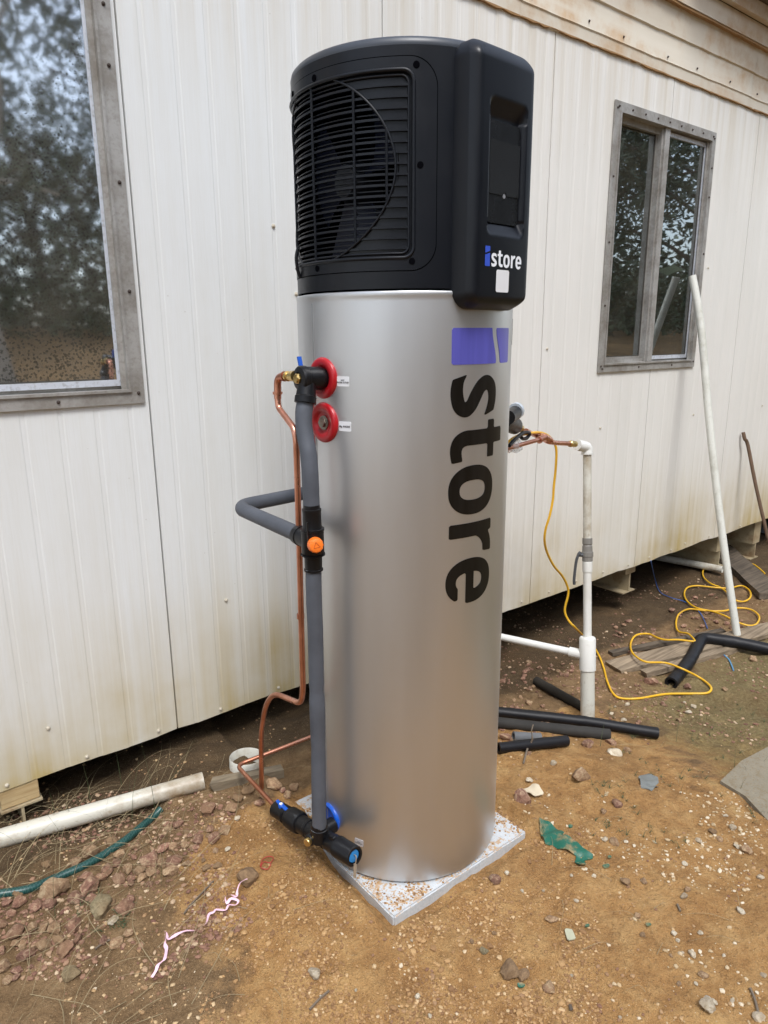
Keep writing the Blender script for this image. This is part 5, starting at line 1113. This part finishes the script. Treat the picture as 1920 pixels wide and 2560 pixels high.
# ---- dry grass and weeds
def blades(name, items, mat, label):
    V, F = [], []
    for pts, w in items:
        P = crom(pts, 5); n0 = len(V)
        for i, p in enumerate(P):
            t = (P[min(i+1, len(P)-1)]-P[max(0, i-1)]).normalized(); sd_ = t.cross(V0((0, 0, 1)));
            if sd_.length < .1: sd_ = V0((1, 0, 0))
            sd_.normalize(); ww = w*(1-.8*i/len(P)); V += [p-sd_*ww, p+V0((0, 0, ww*.8)), p+sd_*ww]
        for i in range(len(P)-1):
            a = n0+i*3; F += [(a, a+1, a+4, a+3), (a+1, a+2, a+5, a+4)]
    o = link(name, mesh(name, V, F, mat)); return tag(o, label, None, None, 'stuff')
rnd = random.Random(11); it = []; gr = []
for k in range(140):       # long arching straw in the left foreground
    u, v = rnd.uniform(-60, 480), rnd.uniform(2000, 2540)
    if rnd.random() < .4: u, v = rnd.uniform(-60, 430), rnd.uniform(2010, 2130)
    p = G(u, v); a = rnd.gauss(.35, .55) + (math.pi if rnd.random() < .4 else 0); L_ = rnd.uniform(.08, .42); d = V0((math.cos(a), math.sin(a), 0)); b = V0((-d.y, d.x, 0))*rnd.uniform(-.08, .08)
    pts = []
    for i in range(5):
        t = i/4; q = p+d*L_*t+b*math.sin(t*math.pi); pts.append(V0((q.x, q.y, ground_z(q.x, q.y)+.004+math.sin(t*math.pi)*L_*rnd.uniform(.02, .16))))
    it.append((pts, rnd.uniform(.0005, .0012)))
for k in range(60):        # short straw elsewhere
    u, v = rnd.choice([(rnd.uniform(300, 760), rnd.uniform(1850, 2500)), (rnd.uniform(1250, 1900), rnd.uniform(1780, 2500))])
    p = G(u, v); a = rnd.uniform(0, 6.28); L_ = rnd.uniform(.03, .15); d = V0((math.cos(a), math.sin(a), 0))
    if abs(p.x) < .28 and abs(p.y) < .30: continue
    it.append(([V0((q.x, q.y, ground_z(q.x, q.y)+.003+(.01 if i == 1 else 0))) for i, q in enumerate((p, p+d*L_*.5+V0((.01, 0, 0)), p+d*L_))], .0007))
blades('dry_grass', it, DRY, 'long dry grass straw lying over the stones and dirt')
for k in range(34):        # thin upright stems
    u, v = (rnd.uniform(20, 420), rnd.uniform(1950, 2350)) if k < 18 else (rnd.uniform(1500, 1900), rnd.uniform(1750, 2000))
    p = G(u, v); hgt = rnd.uniform(.06, .22) if k < 18 else rnd.uniform(.03, .10); ln_ = V0((rnd.uniform(-.9, .9), rnd.uniform(-.3, .3), 0))
    gr.append(([p, p+ln_*hgt*.3+V0((0, 0, hgt*.5)), p+ln_*hgt+V0((0, 0, hgt))], .0009))
for (x0, y0, x1, y1) in ((770, 260, 850, 640), (1062, 240, 870, 560), (710, 400, 690, 640), (600, 470, 560, 700), (890, 330, 1020, 470), (340, 560, 400, 720), (455, 380, 500, 650), (270, 520, 300, 720)):
    q = G(*c7(x1, y1)); tt = XP(*c7(x0, y0), q.x+.0) if False else WL(*c7(x0, y0), q.y-.02); gr.append(([q, q.lerp(tt, .5)+V0((.004, 0, .004)), tt], .0011))
blades('upright_grass', gr, GRN, 'sparse thin green stems standing among the stones')
wd = []
for k in range(260):
    u, v = rnd.uniform(1480, 1920), rnd.uniform(1760, 2120)
    if rnd.random() < .3: u, v = rnd.uniform(190, 330), rnd.uniform(2230, 2330)
    p = G(u, v)
    if noise.noise(V0((p.x*5, p.y*5, 1))) < -.05: continue
    for j in range(4):
        a = rnd.uniform(0, 6.28); d = V0((math.cos(a), math.sin(a), 0)); L_ = rnd.uniform(.006, .022); wd.append(([p, p+d*L_*.5+V0((0, 0, L_*.6)), p+d*L_+V0((0, 0, L_*.5))], .0011))
blades('low_weeds', wd, GRN, 'tiny green weeds and moss on the trodden dirt')

# ================================================================= TREES ACROSS THE YARD (seen mirrored in the glass)
def tree_mesh(seed, H_, dense_n, spread, leafmat, barkmat):
    r_ = random.Random(seed); V, F = [], []; parts = []; tips = []
    base = crom([V0((0, 0, -.2)), V0((r_.uniform(-.2, .2), r_.uniform(-.2, .2), H_*.25)), V0((r_.uniform(-.5, .5), r_.uniform(-.5, .5), H_*.5)), V0((r_.uniform(-.9, .9), r_.uniform(-.9, .9), H_*.8))], 5)
    parts.append(tube(base, [.17*H_/8*(1-.7*i/len(base)) for i in range(len(base))], 9, wob=.1))
    for b in range(9):
        i = r_.randint(5, len(base)-1); p = base[i]; a = r_.uniform(0, 6.28); L_ = spread*r_.uniform(.5, 1.1)
        e = p+V0((math.cos(a)*L_, math.sin(a)*L_, L_*r_.uniform(.2, .9))); mm = p.lerp(e, .5)+V0((r_.uniform(-.3, .3), r_.uniform(-.3, .3), .25))
        br = crom([p, mm, e], 4); parts.append(tube(br, [.06*H_/8*(1-.75*j/len(br)) for j in range(len(br))], 6)); tips += [e, mm.lerp(e, .5)]
    tips.append(base[-1])
    for _ in range(dense_n):
        c = r_.choice(tips); 
        cl = c+V0((r_.gauss(0, 1), r_.gauss(0, 1), r_.gauss(0, .8)))*spread*.30
        for j in range(5):
            q = cl+V0((r_.gauss(0, .12), r_.gauss(0, .12), r_.gauss(0, .12))); x = V0((r_.gauss(0, 1), r_.gauss(0, 1), r_.gauss(0, 1))).normalized(); y = x.cross(V0((r_.gauss(0, 1), r_.gauss(0, 1), r_.gauss(0, 1)))).normalized()
            n = len(V); V += [q-x*.11, q+y*.035, q+x*.11, q-y*.035]; F.append((n, n+1, n+2, n+3))
    tk = join(*parts); return mesh('trunk', tk[0], tk[1], barkmat, 60), mesh('crown', V, F, leafmat)
TM = [tree_mesh(s, h, n_, sp, LEAF, bk) for s, h, n_, sp, bk in ((1, 8.5, 420, 2.3, BARK), (2, 7, 520, 2.2, BARKD), (3, 10, 520, 2.6, BARK), (5, 8, 800, 2.9, BARKD))]
tr_pos = [(-3.2, -9, 0, 1.0, 0), (.55, -9.2, 0, .95, 1), (3.6, -9.8, 2, .7, 2), (5.6, -9.5, 0, 1, 3), (7, -8, 1, 1.1, 4), (9.5, -9.5, 2, .9, 5), (12.5, -9, 0, 1.0, 1), (15, -12, 1, 1.3, 2), (18, -11, 2, 1.1, 3), (1.5, -17, 0, .8, 1), (-1.5, -14, 2, .9, 3), (6.5, -16, 1, .9, 5), (10, -15.5, 0, 1.3, 2), (-6.5, -12, 1, 1.3, 4), (-10, -8, 2, 1.1, 0), (-12, -2, 0, 1.1, 2), (-14, 4, 1, 1.2, 1), (22, -14, 0, 1.4, 4), (27, -13, 1, 1.5, 5), (14, -19, 2, 1.4, 0), (-4, -20, 1, 1.5, 2), (3.5, -21, 1, .95, 3), (8, -22, 1, 1.6, 4), (20, -22, 1, 1.7, 1), (-9, -18, 1, 1.6, 5), (30, -20, 1, 1.8, 5), (24, -5, 2, 1.2, 2), (-18, -10, 1, 1.5, 2)]
for x, y, k, s, rz in tr_pos:
    if y < -11.5: k = 3
    t = thing('gum_tree', 'pale or dark barked gum tree across the yard mirrored in the window glass', 'tree', (x, y, ground_z(x, y)), 'trees across the yard')
    t.scale = (s, s, s); t.rotation_euler = (0, 0, rz)
    for nm, me_ in (('trunk', TM[k][0]), ('crown', TM[k][1])):
        c = D.objects.new(nm, me_); COL.objects.link(c); c.parent = t
def shrub_mesh(seed):
    r_ = random.Random(seed); V, F = [], []
    for _ in range(1500):
        q = V0((r_.gauss(0, 1.0), r_.gauss(0, .8), abs(r_.gauss(.5, .5)))); x = V0((r_.gauss(0, 1), r_.gauss(0, 1), r_.gauss(0, 1))).normalized(); y = x.cross(V0((r_.gauss(0, 1), r_.gauss(0, 1), r_.gauss(0, 1)))).normalized()
        n = len(V); V += [q-x*.08, q+y*.03, q+x*.08, q-y*.03]; F.append((n, n+1, n+2, n+3))
    return mesh('shrub', V, F, LEAF2)
SH = shrub_mesh(4)
for x, y, s in ((-5, -13, 1.0), (3, -16, 1.1), (9, -17, 1.2), (16, -17, 1.3), (25, -16, 2.0), (-11, -12, 1.4), (12, -20, 1.6), (31, -18, 2.4), (0, -19, 1.2), *[(-26+4.1*i, -23-(i % 3), 3.0+.5*(i % 2)) for i in range(19)]):
    o = D.objects.new('shrub', SH); COL.objects.link(o); o.location = (x, y, ground_z(x, y)-.1); o.scale = (s*1.4, s*1.2, s); o.rotation_euler = (0, 0, x)
    tag(o, 'dense dark shrub under the trees across the yard', 'shrub', 'shrubs across the yard')
print('stones', NST[0], 'objects', len(D.objects))
